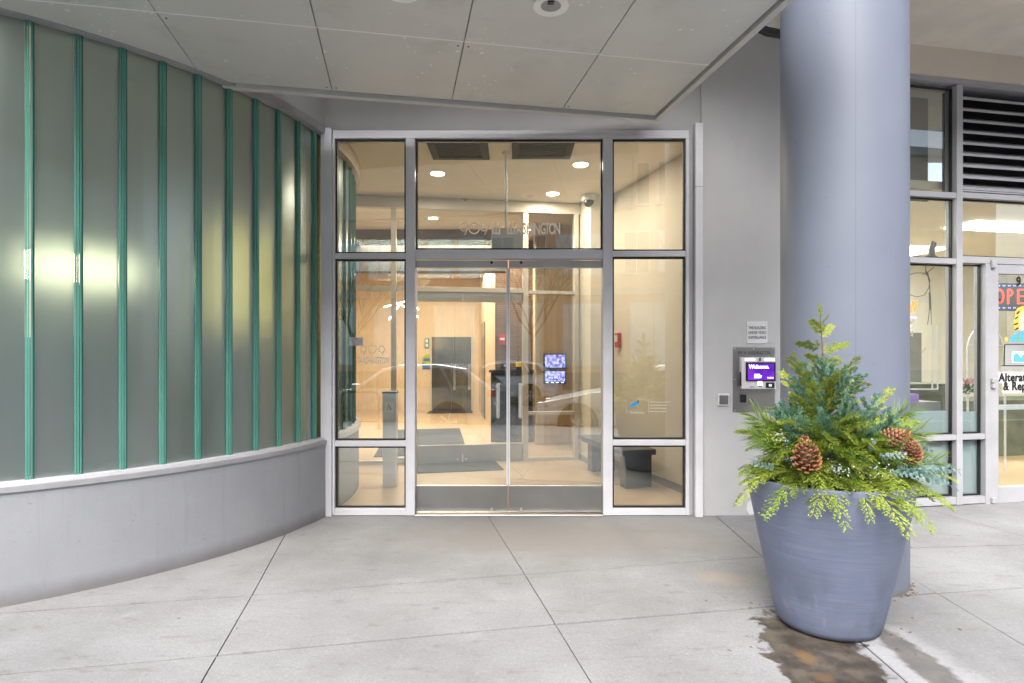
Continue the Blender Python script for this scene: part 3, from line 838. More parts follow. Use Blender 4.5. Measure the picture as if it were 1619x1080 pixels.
pane("glass_pane", 529.5, 641, 409.5, 696.5)
pane("glass_pane", 969, 1084, 406, 695)
pane("glass_pane", 529.5, 641, 706.5, 803.5)
pane("glass_pane", 969, 1084, 705, 803.5)
def door(x0, x1, px_handle, lockx):
    leaf = MB().box(ex(x0), ex(x1), GY0 + .012, GY0 + .024, ez(769.5), ez(422.5)).build("door", "glass_clear", sf)
    for (a, b, nm) in ((410.5, 422, "top_rail"), (769.8, 811.5, "kick_plate")):
        MB().box(ex(x0 if x0 < 700 else x0 - 2.1), ex(x1 + 2.3 if x0 < 700 else x1), GY0 - .005, GY0 + .04, ez(b), ez(a)).build(nm, "steel_brushed" if nm == "top_rail" else "steel_kick", leaf, bevel=.002)
    for dy in (-.05, .075):
        h = MB(); hx = ex(px_handle)
        yb = GY0 + .012 if dy < 0 else GY0 + .024
        h.tube([(hx, yb, ez(608) - .035), (hx, yb + dy, ez(608) - .02), (hx, yb + dy, ez(608)), (hx, yb + dy, ez(660)), (hx, yb + dy, ez(660) - .0), (hx, yb, ez(660) + .035)], .016, 12)
        h.build("pull_handle", "steel_bright", leaf, smooth=True)
    for yy in (414, 807):
        MB().lathe([(.012, 0), (.012, .008)], 16, (ex(lockx), GY0 - .0135, ez(yy)), axis='y').build("lock_cylinder", "black_plastic" if yy < 600 else "steel_bright", leaf)
    return leaf
door(654.8, 800.5, 787, 777)
door(806.3, 957.0 - 3.8, 823, 824)
for (a, b) in ((800.6, 803.1), (803.7, 806.2)):
    MB().box(ex(a), ex(b), GY0 + .002, GY0 + .034, ez(769.3), ez(422.5)).build("door_edge_seal", "trim_white", sf)
MB().box(ex(803.2), ex(803.6), GY0 + .012, GY0 + .03, ez(811), ez(411)).build("meeting_seal", "gasket", sf)
# address on the transom glass: ring figures and tall thin capitals
ly = GY0 - .004
def ring(mb_, cx, cz, r, w, y, n=28):
    o = len(mb_.v)
    for i in range(n):
        a = 2 * math.pi * i / n
        for rr, yy in ((r - w, y), (r, y), (r, y + .0015), (r - w, y + .0015)): mb_.v.append((cx + rr * math.cos(a), yy, cz + rr * math.sin(a)))
    for i in range(n):
        b = o + 4 * i; c = o + 4 * ((i + 1) % n)
        for k in range(4): mb_.f.append((b + k, b + (k + 1) % 4, c + (k + 1) % 4, c + k))
def nine(x, z, r, w, y, big, name, mat):
    m_ = MB(); ring(m_, x, z, r, w, y)
    if not big:
        m_.face_y([(x + r * .72, z - r * .70), (x + r * .98, z - r * .35), (x + r * .30, z - r * 1.75), (x + r * -.02, z - r * 1.75)], y, y + .0015)
    return m_.build(name, mat, sf)
LM = "lettering_white"
lz = ez(357); k = 5.31 / 960
nine(gx(733, D), lz, 7.0 * k, 1.9 * k, ly, False, "address_figure", LM)
nine(gx(749, D), lz - .012, 9.2 * k, 2.0 * k, ly, True, "address_figure", LM)
nine(gx(764.5, D), lz, 7.0 * k, 1.9 * k, ly, False, "address_figure", LM)
def bars(xs, z0, z1, w, y, name, foot=True):
    m_ = MB()
    for x in xs: m_.box(x - w / 2, x + w / 2, y, y + .0015, z0, z1)
    if foot: m_.box(xs[0] - w / 2, xs[-1] + w / 2, y, y + .0015, z0 - w, z0)
    m_.build(name, LM, sf)
bars([gx(q, D) for q in (778.5, 784, 789.5)], ez(366), ez(350), 2.2 * k, ly, "address_letter")
bars([gx(q, D) for q in (803, 808, 813)], ez(366), ez(350), 2.2 * k, ly, "address_letter")
for q, ch in ((820.5, "A"), (829, "S"), (837, "H"), (843.5, "I"), (849.5, "N"), (859, "G"), (866, "T"), (873.5, "O"), (882, "N")):
    text("address_letter", ch, .138, LM, sf, (gx(q, D), ly + .001, ez(368)), sx=.52 if ch not in "I" else .9, bold=.003)
# smaller address on the left pane
LM2 = "lettering_grey"
for q, big in ((572, False), (586.5, True), (601, False)):
    nine(gx(q, D), ez(552), (5.5 if not big else 7.0) * k, 1.1 * k, ly, big, "address_figure", LM2)
text("address_lettering", "WASHINGTON", .085, LM2, sf, (gx(588.5, D), ly + .001, ez(575)), sx=.47, bold=.0005)
# notice taped to the glass
MB().box(ex(549), ex(571), GY1 + .002, GY1 + .004, ez(546.5), ez(533)).build("notice", "notice_paper", sf)
for i in range(4): MB().box(ex(552), ex(568 - 3 * (i % 2)), GY0 - .0025, GY0 - .0015, ez(536.6 + 2.4 * i), ez(536 + 2.4 * i)).build("notice_line", "lettering_grey", sf)
# management logo on the right pane
def quad_y(pts, y, name, mat): MB().face_y(pts, y, y + .0015).build(name, mat, sf)
quad_y([(ex(998), ez(641)), (ex(1012), ez(634)), (ex(1012), ez(639)), (ex(998), ez(646))], ly, "logo_stripe", "logo_blue")
quad_y([(ex(1008.6), ez(635.5)), (ex(1012), ez(633.6)), (ex(1012), ez(637))], ly - .002, "logo_tip", "logo_navy")
MB().box(ex(992), ex(992.6), ly, ly + .0015, ez(654), ez(635)).build("logo_rule", "lettering_grey", sf)
MB().box(ex(1027), ex(1027.6), ly, ly + .0015, ez(654), ez(633)).build("logo_rule", "lettering_grey", sf)
text("logo_lettering", "FirstService", .032, "lettering_grey", sf, (ex(998), ly, ez(655)), align='LEFT', sx=.85)
for i, w in enumerate((66, 58, 57, 56)): MB().box(ex(1030), ex(w + 1000), ly, ly + .0012, ez(637 + i * 5), ez(636 + i * 5)).build("fine_print", "lettering_grey", sf)

# ------------------------------------------------------------------ inner storefront between vestibule and lobby
inn = thing("inner_storefront", "warm toned inner glass screen with a second pair of glass doors behind the vestibule", "storefront", (IN0.x, IN0.y, 0), PHI * .79)
phi2 = PHI * .79; U2 = Vector((math.cos(phi2), math.sin(phi2)))
def isx(px):
    t = (px - 809.5) / FOC; kk = math.tan(phi2)
    Y = (IN0.y - kk * IN0.x) / (1 - kk * t)
    return (t * Y - IN0.x) * U2.x + (Y - IN0.y) * U2.y, Y
def isz(px, py): return gz(py, isx(px)[1])
def imem(name, x0, x1, z0, z1, mat="alu_warm", y0=0.0, y1=.1, par=None):
    return MB().box(isx(x0)[0], isx(x1)[0], y0, y1, z0, z1).build(name, mat, par or inn, bevel=.003)
ZT = 3.30; ZH0, ZH1 = isz(740, 462), isz(740, 454.5)
imem("head_rail", 556, 918, ZT, CV - .005)
for (a, b) in ((618, 626.5), (827, 835.5), (908.5, 915)): imem("post", a, b, .006, ZT - .001)
imem("transom", 626.7, 826.8, ZH0, ZH1, y0=-.003)
imem("transom", 556, 617.8, ZH0, ZH1)
imem("transom", 835.7, 908.3, isz(870, 465), isz(870, 460))
imem("transom", 835.7, 908.3, isz(870, 656), isz(870, 651))
imem("sill_rail", 556, 617.8, .006, .06); imem("sill_rail", 835.7, 908.3, .006, .05)
imem("post", 650, 654, .006, ZH0 - .001)
imem("sill_rail", 626.7, 649.8, .006, .09)
def ipane(a, b, z0, z1): MB().box(isx(a)[0], isx(b)[0], .045, .053, z0, z1).build("glass_pane", "glass_inner", inn)
ipane(556, 617.8, ZH1, ZT); ipane(626.7, 826.8, ZH1, ZT); ipane(835.7, 908.3, isz(870, 460), ZT)
ipane(556, 617.8, .06, ZH0); ipane(626.7, 649.8, .09, ZH0); ipane(835.7, 908.3, isz(870, 651), isz(870, 465)); ipane(835.7, 908.3, .05, isz(870, 656))
for (a, b, hx) in ((654.4, 731.5, 718.5), (732.5, 826.5, 742)):
    lf = MB().box(isx(a)[0], isx(b)[0], .04, .052, .22, ZH0 - .12).build("door", "glass_inner", inn)
    MB().box(isx(a)[0], isx(b)[0], .025, .07, ZH0 - .125, ZH0 - .004).build("top_rail", "steel_brushed", lf)
    MB().box(isx(a)[0], isx(b)[0], .025, .07, .012, .235).build("kick_plate", "steel_kick", lf)
    h = MB(); x = isx(hx)[0]
    h.tube([(x, .04, 1.27), (x, -.02, 1.29), (x, -.02, .96), (x, .04, .98)], .013, 10).build("pull_handle", "steel_bright", lf, smooth=True)
    MB().lathe([(.012, 0), (.012, .008)], 12, (isx(hx + (5 if hx < 730 else -5))[0], .016, .05), axis='y').build("lock_cylinder", "steel_bright", lf)

# ------------------------------------------------------------------ vestibule fittings
def downlight(px, py, Z, power, label, r=.078):
    Y = FOC * (Z - CAMZ) / (562 - py); c = (gx(px, Y), Y, Z)
    t = thing("downlight", label, "downlight", c, group="vestibule downlights")
    MB().lathe([(r, -.006), (r, -.001)], 24).build("lens", "lamp_warm", t)
    m_ = MB(); m_.lathe([(r + .014, -.004), (r + .014, -.0005)], 24); m_.build("trim_ring", "white_plastic", t)
    area_lamp("downlight_beam", t, (0, 0, -.02), r * 2, power)
downlight(692, 274, CV, 12, "lit downlight under the left black grille in vestibule ceiling")
downlight(918, 260, CV, 12, "lit downlight nearest the right black grille in vestibule ceiling")
downlight(874, 306, CV, 12, "smallest lit downlight farthest back, left of the dome camera")
def grille(x0, x1, y0, y1, label):
    t = thing("ceiling_grille", label, "grille", ((x0 + x1) / 2, (y0 + y1) / 2, CV), group="ceiling grilles", absolute=True)
    MB().box(x0, x1, y0, y1, CV - .005, CV - .001).build("backing", "dark_grille", t)
    MB().box(x0, x1, y0, y0 + .05, CV - .02, CV - .0055).build("rim", "dark_grille", t); MB().box(x0, x1, y1 - .07, y1, CV - .02, CV - .0055).build("rim", "dark_grille", t)
    MB().box(x0, x0 + .07, y0 + .05, y1 - .07, CV - .02, CV - .0055).build("rim", "dark_grille", t); MB().box(x1 - .07, x1, y0 + .05, y1 - .07, CV - .02, CV - .0055).build("rim", "dark_grille", t)
    for i in range(6):
        yy = y0 + .08 + i * (y1 - y0 - .18) / 6
        MB().box(x0 + .08, x1 - .08, yy, yy + .012, CV - .016, CV - .006).build("bar", "bulkhead_dark", t)
grille(-.816, -.232, 5.75, 6.29, "black ceiling grille at left behind the transom glass")
grille(0.0, .60, 5.75, 6.27, "black ceiling grille at right behind the transom glass")
# hanging sign on a rod
t = thing("hanging_sign", "blank pale sign panel hanging from a thin white ceiling rod", "sign", (gx(800, 6.1), 6.1, CV), absolute=True)
cx = gx(800, 6.1)
MB().tube([(cx, 6.1, CV - .001), (cx, 6.1, gz(361, 6.1))], .011, 10).build("rod", "white_plastic", t, smooth=True)
MB().lathe([(.035, CV - .03), (.035, CV - .001)], 16, (cx, 6.1, 0)).build("canopy_cup", "white_plastic", t, smooth=True)
MB().box(gx(777, 6.1), gx(827, 6.1), 6.085, 6.115, gz(395, 6.1), gz(361, 6.1)).build("panel", "white_plastic", t, bevel=.004)
# dome camera
c = Vector((gx(931, 7.75), 7.75, CV))
t = thing("dome_camera", "white ceiling dome camera with a dark eye near the right wall", "camera", c)
MB().lathe([(.085, -.075), (.095, -.06), (.095, 0)], 24).build("housing", "white_plastic", t, smooth=True)
MB().lathe([(.002, -.155)] + [(.065 * math.cos(R(q)), -.09 - .065 * math.sin(R(q))) for q in range(80, -1, -10)] + [(.065, -.076)], 20).build("eye", "black_plastic", t, smooth=True)
# accessible door pedestal
t = thing("door_push_post", "grey square post with wheelchair push plate behind the left pane", "post", (gx(615.5, 6.45), 6.5, 0.006), absolute=True)
px0, px1 = gx(604.7, 6.45), gx(626, 6.45)
MB().box(px0, px1, 6.45, 6.57, .006, 1.0).build("post", "pedestal_grey", t, bevel=.004)
MB().box(px0 - .004, px1 + .004, 6.446, 6.574, 1.0005, 1.02).build("cap", "black_iron", t)
MB().box(px0 + .02, px1 - .02, 6.44, 6.449, .80, .91).build("push_plate", "steel_bright", t, bevel=.003)
sy = MB(); xc = (px0 + px1) / 2
ring(sy, xc, .845, .020, .004, 6.4365); sy.tube([(xc - .004, 6.438, .893), (xc - .002, 6.438, .858), (xc + .018, 6.438, .855), (xc + .024, 6.438, .83)], .003, 5)
sy.build("wheelchair_symbol", "logo_navy", t)
# entrance mat
mt = MB().prism([(-1.24, 7.79), (-.22, 7.97), (-.10, 7.40), (-1.12, 7.18)], .0065, .018).build("door_mat", "mat_charcoal")
tag(mt, "small charcoal door mat on the tiles before the inner doors", "mat")
m2 = MB().prism([(-1.9, 8.35), (-.62, 8.6), (-1.0, 11.6), (-2.3, 11.35)], .0065, .016).build("lobby_mat", "mat_charcoal")
tag(m2, "long grey runner mat inside the lobby past inner doors", "mat")
m3 = MB().prism([(-2.05, 14.6), (-.95, 14.75), (-1.0, 15.3), (-2.05, 15.3)], .0065, .016).build("lift_mat", "mat_charcoal")
tag(m3, "small grey mat in front of the lift doors", "mat")
# bench along the right wall
bd = Vector((-.252, 1)).normalized(); bn = Vector((bd.y, -bd.x))   # bn points to the wall (right)
b0 = Vector((1.19, 6.36))
t = thing("bench", "low black bench with block legs along the right wall", "bench", (b0.x, b0.y, .006))
def bq(u0, u1, w0, w1): return [tuple(bd * u + bn * w) for u, w in ((u0, w0), (u1, w0), (u1, w1), (u0, w1))]
MB().prism(bq(-.04, 1.25, -.07, .33), .35, .41).build("seat", "bench_black", t, bevel=.004)
for u in (.0, .95): MB().prism(bq(u, u + .14, 0, .30), 0, .3495).build("leg", "bench_black", t, bevel=.004)
# red fire alarm on right wall
c = Vector((1.38, 7.42)) ; 
c = Vector(RW[0]) + (Vector(RW[1]) - Vector(RW[0])) * .93
t = thing("fire_alarm", "red fire alarm horn on the cream wall behind right pane", "alarm", (c.x, c.y, gz(538, c.y)), math.atan2(bd.y, bd.x))
MB().box(-.05, .05, .001, .05, -.09, .09).build("body", "red_paint", t, bevel=.008)
MB().box(-.04, .04, .0505, .058, -.02, .06).build("lens", "white_plastic", t)

# ------------------------------------------------------------------ lobby contents
# lift doors on the far wall
x0, x1 = gx(683, FARY), gx(745, FARY)
t = thing("lift_doors", "dark bronze lift doors in the far lobby wall", "elevator", ((x0 + x1) / 2, FARY, .006), absolute=True)
zt = gz(533, FARY)
MB().box(x0, (x0 + x1) / 2 - .004, FARY - .03, FARY - .001, .006, zt).build("door", "elevator_bronze", t)
MB().box((x0 + x1) / 2 + .004, x1, FARY - .03, FARY - .001, .006, zt).build("door", "elevator_bronze", t)
MB().box(x0 - .04, x0 - .002, FARY - .04, FARY - .001, .006, zt + .04).build("jamb", "alu_warm", t); MB().box(x1 + .002, x1 + .04, FARY - .04, FARY - .001, .006, zt + .04).build("jamb", "alu_warm", t)
# lift call display and poster
t = thing("lift_display", "small teal lift indicator above the round poster", "display", (gx(675, FARY), FARY, gz(543, FARY)), absolute=True)
MB().box(gx(671.5, FARY), gx(678.5, FARY), FARY - .03, FARY - .001, gz(551, FARY), gz(535, FARY)).build("body", "poster_teal", t, bevel=.005)
for q in (539, 546): MB().box(gx(673, FARY), gx(677, FARY), FARY - .034, FARY - .0305, gz(q + 2.5, FARY), gz(q - 2.5, FARY)).build("arrow_light", "pedestal_grey", t)
t = thing("poster", "round green poster above a blue panel beside the lift", "poster", (gx(676, FARY), FARY, gz(572, FARY)), absolute=True)
MB().box(gx(668, FARY), gx(685, FARY), FARY - .012, FARY - .001, gz(584, FARY), gz(572, FARY)).build("panel", "poster_blue", t)
MB().lathe([(8.5 * FARY / FOC, 0), (8.5 * FARY / FOC, .01)], 28, (gx(676.5, FARY), FARY - .024, gz(569, FARY)), axis='y').build("disc", "poster_green", t)
MB().box(gx(670, FARY), gx(683, FARY), FARY - .027, FARY - .0245, gz(571, FARY), gz(567, FARY)).build("stripe", "poster_blue", t)
# doorway in right lobby wall
wd = Vector((-.83 + .30, FARY - 10.9)).normalized()
q = Vector((-.30, 10.9))
def lw(s, off): 
    n_ = Vector((-wd.y, wd.x)); return q + wd * s + n_ * off
s0, s1 = 2.45, 3.55
dd = MB().prism([tuple(lw(s0, .001)), tuple(lw(s1, .001)), tuple(lw(s1, .02)), tuple(lw(s0, .02))], .006, 2.15).build("side_door", "elevator_bronze")
tag(dd, "tall dark narrow door in the lobby side wall", "door")
# reception desk
t = thing("reception_desk", "black reception counter in front of the brown brick pier", "desk", (-.05, 9.9, .006), absolute=True)
dx0, dx1 = gx(776, 9.8), gx(842, 9.8)
MB().box(dx0, dx1, 9.8, 10.45, .006, 1.13).build("front", "desk_black", t, bevel=.004)
MB().box(dx0 - .03, dx1 + .02, 9.76, 10.48, 1.131, 1.17).build("counter_top", "desk_black", t, bevel=.004)
c = (gx(820, 10.0), 10.0, 1.171)
t = thing("soap_dispenser", "small dark bottle with a gold label on reception counter", "bottle", c)
MB().lathe([(.04, 0), (.045, .02), (.045, .17), (.015, .19), (.012, .22), (.02, .235)], 16).build("bottle", "black_plastic", t, smooth=True)
MB().lathe([(.0465, .05), (.0465, .13)], 16).build("paper_label", "decal_yellow", t, smooth=True)
# strobe on the brick
t = thing("strobe_alarm", "small red strobe on the brown brick above reception", "alarm", (gx(793, 10.7), 10.78, gz(537, 10.7)))
MB().box(-.05, .07, -.05, -.001, -.09, .09).build("body", "red_paint", t, bevel=.006)
MB().box(-.03, .05, -.06, -.0505, -.01, .03).build("lens", "white_plastic", t)
t = thing("wall_phone", "small black wall phone on brown brick behind reception", "phone", (gx(797, 10.7), 10.78, gz(578, 10.7)))
MB().box(-.06, .06, -.05, -.001, -.09, .09).build("body", "black_plastic", t, bevel=.01)
MB().lathe([(.02, 0), (.02, .01)], 12, (.01, -.062, 0), axis='y').build("lens", "pedestal_grey", t)
# monitors
for (ya, yb, lab) in ((559, 583, "upper surveillance monitor on the wooden wall"), (585, 607, "lower surveillance monitor on the wooden wall")):
    Yw = 9.5
    t = thing("monitor", lab, "monitor", (gx(877, Yw), Yw, gz((ya + yb) / 2, Yw)), group="surveillance monitors", absolute=True)
    MB().box(gx(859, Yw), gx(895, Yw), Yw - .04, Yw + .015, gz(yb, Yw), gz(ya, Yw)).build("bezel", "black_plastic", t, bevel=.004)
    MB().box(gx(861.5, Yw), gx(893, Yw), Yw - .044, Yw - .0405, gz(yb - 4 if ya > 580 else yb - 2, Yw), gz(ya + 2, Yw)).build("screen", "screen_cctv", t)
    if ya > 580:
        for q in (863, 871, 879, 887): MB().box(gx(q, Yw), gx(q + 4, Yw), Yw - .0436, Yw - .0412, gz(605.3, Yw), gz(604, Yw)).build("button", "screen_text", t)
# linear chandelier
c = Vector((gx(634, 10.8), 10.8 - 1.6, 0))
Yc = 9.2
t = thing("chandelier", "crossed white LED bar chandelier hanging in the lobby", "chandelier", (gx(634, Yc), Yc, gz(488, Yc)), absolute=True)
for (ax, ay, bx, by, dy) in ((609, 503, 640, 481, .3), (614, 488, 642, 472, -.3), (630, 479, 645, 489, .1), (654, 480, 662, 490, 0), (653, 494, 664, 503, .2), (640, 470, 648, 476, .4)):
    MB().tube([(gx(ax, Yc), Yc + dy, gz(ay, Yc)), (gx(bx, Yc), Yc - dy, gz(by, Yc))], .009, 8).build("led_bar", "led_bar", t)
for q in (622, 645): MB().tube([(gx(q, Yc), Yc, gz(482, Yc)), (gx(q, Yc), Yc, LZ + .155)], .004, 5).build("cable", "black_iron", t)
area_lamp("lobby_fill_light", t, (gx(634, Yc) + .5, Yc + .9, LZ - .1), 2.6, 150, (1, .87, .70), 'RECTANGLE', 1.4)  # fill light added to brighten the lobby, far larger than the LED bars
area_lamp("lobby_fill_light", t, (gx(634, Yc) + .2, Yc + 3.6, LZ - .1), 2.6, 130, (1, .87, .70), 'RECTANGLE', 2.4)  # second added fill, well behind the chandelier
# extra lit spot over the far lobby
Yd = 11.9
t = thing("lobby_spotlight", "square bright lobby spotlight seen through the transom glass", "spotlight", (gx(667, Yd), Yd, gz(380, Yd)))
MB().box(-.12, .12, -.1, .1, -.04, .10).build("body", "white_plastic", t, bevel=.01)
MB().box(-.09, .09, -.106, -.101, -.03, .06).build("lens", "led_bar", t)
MB().tube([(0, 0, .1), (0, 0, LZ + .155 - gz(380, Yd))], .008, 6).build("stem", "white_plastic", t)

# ------------------------------------------------------------------ canopy over the entrance
CZ = 3.345
can = thing("entrance_canopy", "flat grey canopy of screwed metal soffit panels over the entrance", "canopy", (1.163, 4.95, CZ), PHI * .97)
xs = [-.012, -.785, -1.655, -2.53, -3.40, -4.27]; ys = [-.03, -.905, -1.79, -2.22]
scr = MB().lathe([(.006, -.003), (.0075, -.0005)], 10).mesh("screw"); scr.materials.append(MATS["steel_bright"])
scr2 = MB().lathe([(.006, -.002), (.0065, -.0003)], 8).mesh("screw"); scr2.materials.append(MATS["black_iron"])
for i in range(5):
    for j in range(3):
        g = .003; gy = .006
        xa, xb, ya, yb = xs[i + 1] + g, xs[i] - g, ys[j + 1] + gy, ys[j] - gy
        p = MB().box(xa, xb, ya, yb, 0.0, .02).build("soffit_panel", "canopy_panel", can, bevel=.0015)
        for (sx_, sy_) in ((xa + .03, ya + .05), (xb - .03, ya + .05), (xa + .03, yb - .05), (xb - .03, yb - .05)):
            put("screw", scr if rng.random() < .45 else scr2, None, p, (sx_, sy_, 0))
MB().box(xs[-1], 0.03, ys[-1] - .02, .03, .026, .26).build("deck", "alu_grey", can)
for j in (1, 2):
    MB().box(xs[-1], -.012, ys[j] - .0058, ys[j] + .0058, -.0012, .0255).build("seam_strip", "fitting_white", can)
MB().box(xs[-1], .045, .0, .05, -.022, .27).build("edge_trim", "canopy_edge", can, bevel=.003)
MB().box(.0, .045, ys[-1] - .03, -.001, -.022, .27).build("edge_trim", "canopy_edge", can, bevel=.003)
MB().box(xs[-1], .045, ys[-1] - .08, ys[-1] - .031, -.022, .27).build("edge_trim", "canopy_edge", can, bevel=.003)
def can_light(px, py, label):
    Y = FOC * (CZ - CAMZ) / (562 - py)
    t = thing("recessed_light", label, "light fitting", (gx(px, Y), Y, CZ), group="canopy light fittings")
    m_ = MB()
    prof = [(.10, -.004), (.098, -.010), (.078, -.008), (.060, -.0045), (.058, -.002), (.10, -.001)]
    m_.lathe(prof, 28).build("trim_ring", "fitting_white", t, smooth=True)
    MB().lathe([(.056, -.0065), (.056, -.0055)], 20).build("lens", "sill_paint", t)
    MB().box(-.02, .015, -.055, -.03, -.016, -.007).build("lamp_clip", "black_plastic", t)
can_light(871, 8, "round white unlit recessed light in the canopy above the doors")
can_light(636, -15, "round white recessed light cut by the picture's top edge")

# ------------------------------------------------------------------ round column
CC = (2.105, 3.87); CR = .362
col_ = MB().lathe([(CR, -.02), (CR, .5), (CR, 1.5), (CR, 2.6), (CR, HI - .002)], 72, (0, 0, 0))
c_ = col_.build("column", "column_paint", smooth=True); c_.location = (*CC, 0)
tag(c_, "thick round blue grey painted column right of the entrance", "column")
gr = MB()
for i in range(90):
    a = rng.uniform(0, 2 * math.pi); r = CR + abs(rng.gauss(0, .02)); s = rng.uniform(.004, .013)
    x, y = CC[0] + r * math.cos(a), CC[1] + r * math.sin(a)
    gr.add([(x - s, y - s * .7, -.001), (x + s, y - s, -.001), (x + s * .6, y + s, -.001), (x - s, y + s * .8, -.001), (x + rng.uniform(-s, s) * .4, y, s * .9)], [(0, 1, 4), (1, 2, 4), (2, 3, 4), (3, 0, 4), (3, 2, 1, 0)])
tag(gr.build("grit", "rust_grit"), "brown grit and crumbled caulk around the column foot", "grit", kind="stuff")

# ------------------------------------------------------------------ wall fittings by the entrance
Yw = D + .02
def wx(px): return gx(px, Yw)
def wz(py): return gz(py, Yw)
t = thing("surveillance_notice", "white notice reading THIS BUILDING UNDER VIDEO SURVEILLANCE on the grey wall", "notice", (wx(1196), Yw, wz(543)), absolute=True)
MB().box(wx(1180.5), wx(1213), Yw - .008, Yw - .001, wz(543), wz(508.5)).build("board", "white_plastic", t, bevel=.001)
for i, s in enumerate(("THIS BUILDING", "UNDER VIDEO", "SURVEILLANCE")):
    text("lettering", s, .037, "lettering_black", t, (wx(1196.7), Yw - .0095, wz(520.6 + i * 7.6)), sx=.62 if i != 1 else .66, depth=.0006)
t = thing("intercom_panel", "steel intercom plate with a purple Welcome screen beside the column", "intercom", (wx(1191.5), Yw, wz(652)), absolute=True)
MB().box(wx(1158.5), wx(1224.5), Yw - .006, Yw - .0005, wz(651.5), wz(549)).build("plate", "steel_plate", t, bevel=.0015)
for q in ((1161, 551.5), (1191, 551.5), (1222, 551.5), (1161, 649), (1222, 649), (1161, 600)):
    MB().lathe([(.007, 0), (.005, .003)], 10, (wx(q[0]), Yw - .0095, wz(q[1])), axis='y').build("screw", "steel_bright", t)
text("engraved_lettering", "909 W WASHINGTON", .043, "bulkhead_dark", t, (wx(1191.5), Yw - .0075, wz(560.5)), sx=.68, depth=.0005)
un = MB().face_y([(wx(1169), wz(614.5)), (wx(1222.5), wz(614.5)), (wx(1221.5), wz(565)), (wx(1168), wz(565))], Yw - .062, Yw - .0062).build("unit", "white_plastic", t, bevel=.006)
MB().box(wx(1168.2), wx(1170.6), Yw - .05, Yw - .02, wz(610), wz(588)).build("side_grille", "black_plastic", un)
MB().box(wx(1174.5), wx(1221), Yw - .072, Yw - .0625, wz(602.3), wz(572.5)).build("screen_bezel", "black_plastic", un, bevel=.003)
MB().box(wx(1177.5), wx(1218.3), Yw - .0745, Yw - .0725, wz(600.3), wz(574.8)).build("screen", "screen_purple", un)
text("screen_lettering", "Welcome.", .047, "screen_text", un, (wx(1179), Yw - .0755, wz(582.3)), align='LEFT', sx=.88, depth=.0004, bold=.0012)
for i in range(3): MB().box(wx(1187), wx((1196, 1199, 1198)[i]), Yw - .0758, Yw - .075, wz(592.2 + i * 2.5), wz(591 + i * 2.5)).build("screen_line", "screen_text", un)
MB().box(wx(1207.5), wx(1217), Yw - .0758, Yw - .075, wz(597.5), wz(596)).build("screen_line", "screen_text", un)
for (a, b) in ((1174, 1189), (1204, 1219)): MB().box(wx(a), wx(b), Yw - .064, Yw - .0622, wz(570), wz(567)).build("status_light", "unit_light", un)
MB().box(wx(1196), wx(1198), Yw - .066, Yw - .0622, wz(570.8), wz(565.8)).build("camera_eye", "black_plastic", un)
MB().box(wx(1206), wx(1219.5), Yw - .066, Yw - .0622, wz(612.8), wz(604.5)).build("card_reader", "black_plastic", un, bevel=.002)
text("card_symbol", "((•))", .026, "screen_text", un, (wx(1212.8), Yw - .0665, wz(609.8)), sx=.6, depth=.0003)
MB().box(wx(1194), wx(1200), Yw - .0645, Yw - .0622, wz(609), wz(603)).build("status_light", "unit_light", un)
MB().box(wx(1195), wx(1199.5), Yw - .065, Yw - .0622, wz(611.3), wz(610)).build("slot", "black_plastic", un)
MB().box(wx(1181), wx(1188), Yw - .064, Yw - .0622, wz(612.5), wz(610)).build("slot", "alu_grey", un)
MB().box(wx(1170), wx(1178.5), Yw - .026, Yw - .0062, wz(636), wz(623.5)).build("fob_reader", "black_plastic", t, bevel=.004)
MB().lathe([(.009, 0), (.009, .006)], 16, (wx(1192), Yw - .0125, wz(633.2)), axis='y').build("key_switch", "steel_bright", t)
t = thing("push_plate", "small square steel push plate on the wall left of the intercom", "push button", (wx(1143), Yw, wz(641)), absolute=True)
MB().box(wx(1133.8), wx(1152), Yw - .02, Yw - .0005, wz(641), wz(622.5)).build("box", "trim_white", t, bevel=.003)
MB().box(wx(1136), wx(1150), Yw - .026, Yw - .0205, wz(639), wz(624.5)).build("plate", "steel_plate", t, bevel=.002)
# chipped corner low on the wall
ch = MB(); pts = [(1180, 806), (1185, 814), (1193, 812), (1194, 798), (1188, 790), (1182, 795)]
ch.face_y([(wx(a), wz(b)) for a, b in pts], Yw - .004, Yw - .0005)
tag(ch.build("plaster_chip", "chip_white"), "white chipped plaster patch low on the wall behind the pot", "patch")

# ------------------------------------------------------------------ planter pot and greenery
PC = (1.662, 3.2); PZ = .77
prof = [(.228, 0.0), (.246, .012), (.256, .04), (.275, .13), (.311, .30), (.348, .48), (.380, .64), (.397, .735), (.402, .757), (.401, .768), (.394, .772), (.378, .770), (.373, .755), (.366, .70)]
pot = MB().lathe(prof, 72).build("planter", "pot_paint", smooth=True)
pot.location = (*PC, 0)
tag(pot, "large round tapered blue grey planter standing before the column", "planter")
MB().lathe([(.364, .69), (.32, .715), (.1, .735)], 40).build("soil", "soil", pot, smooth=True)

gre = thing("evergreen_arrangement", "winter arrangement of cedar, fir and pine sprigs filling the planter", "plant", (PC[0], PC[1], .735))

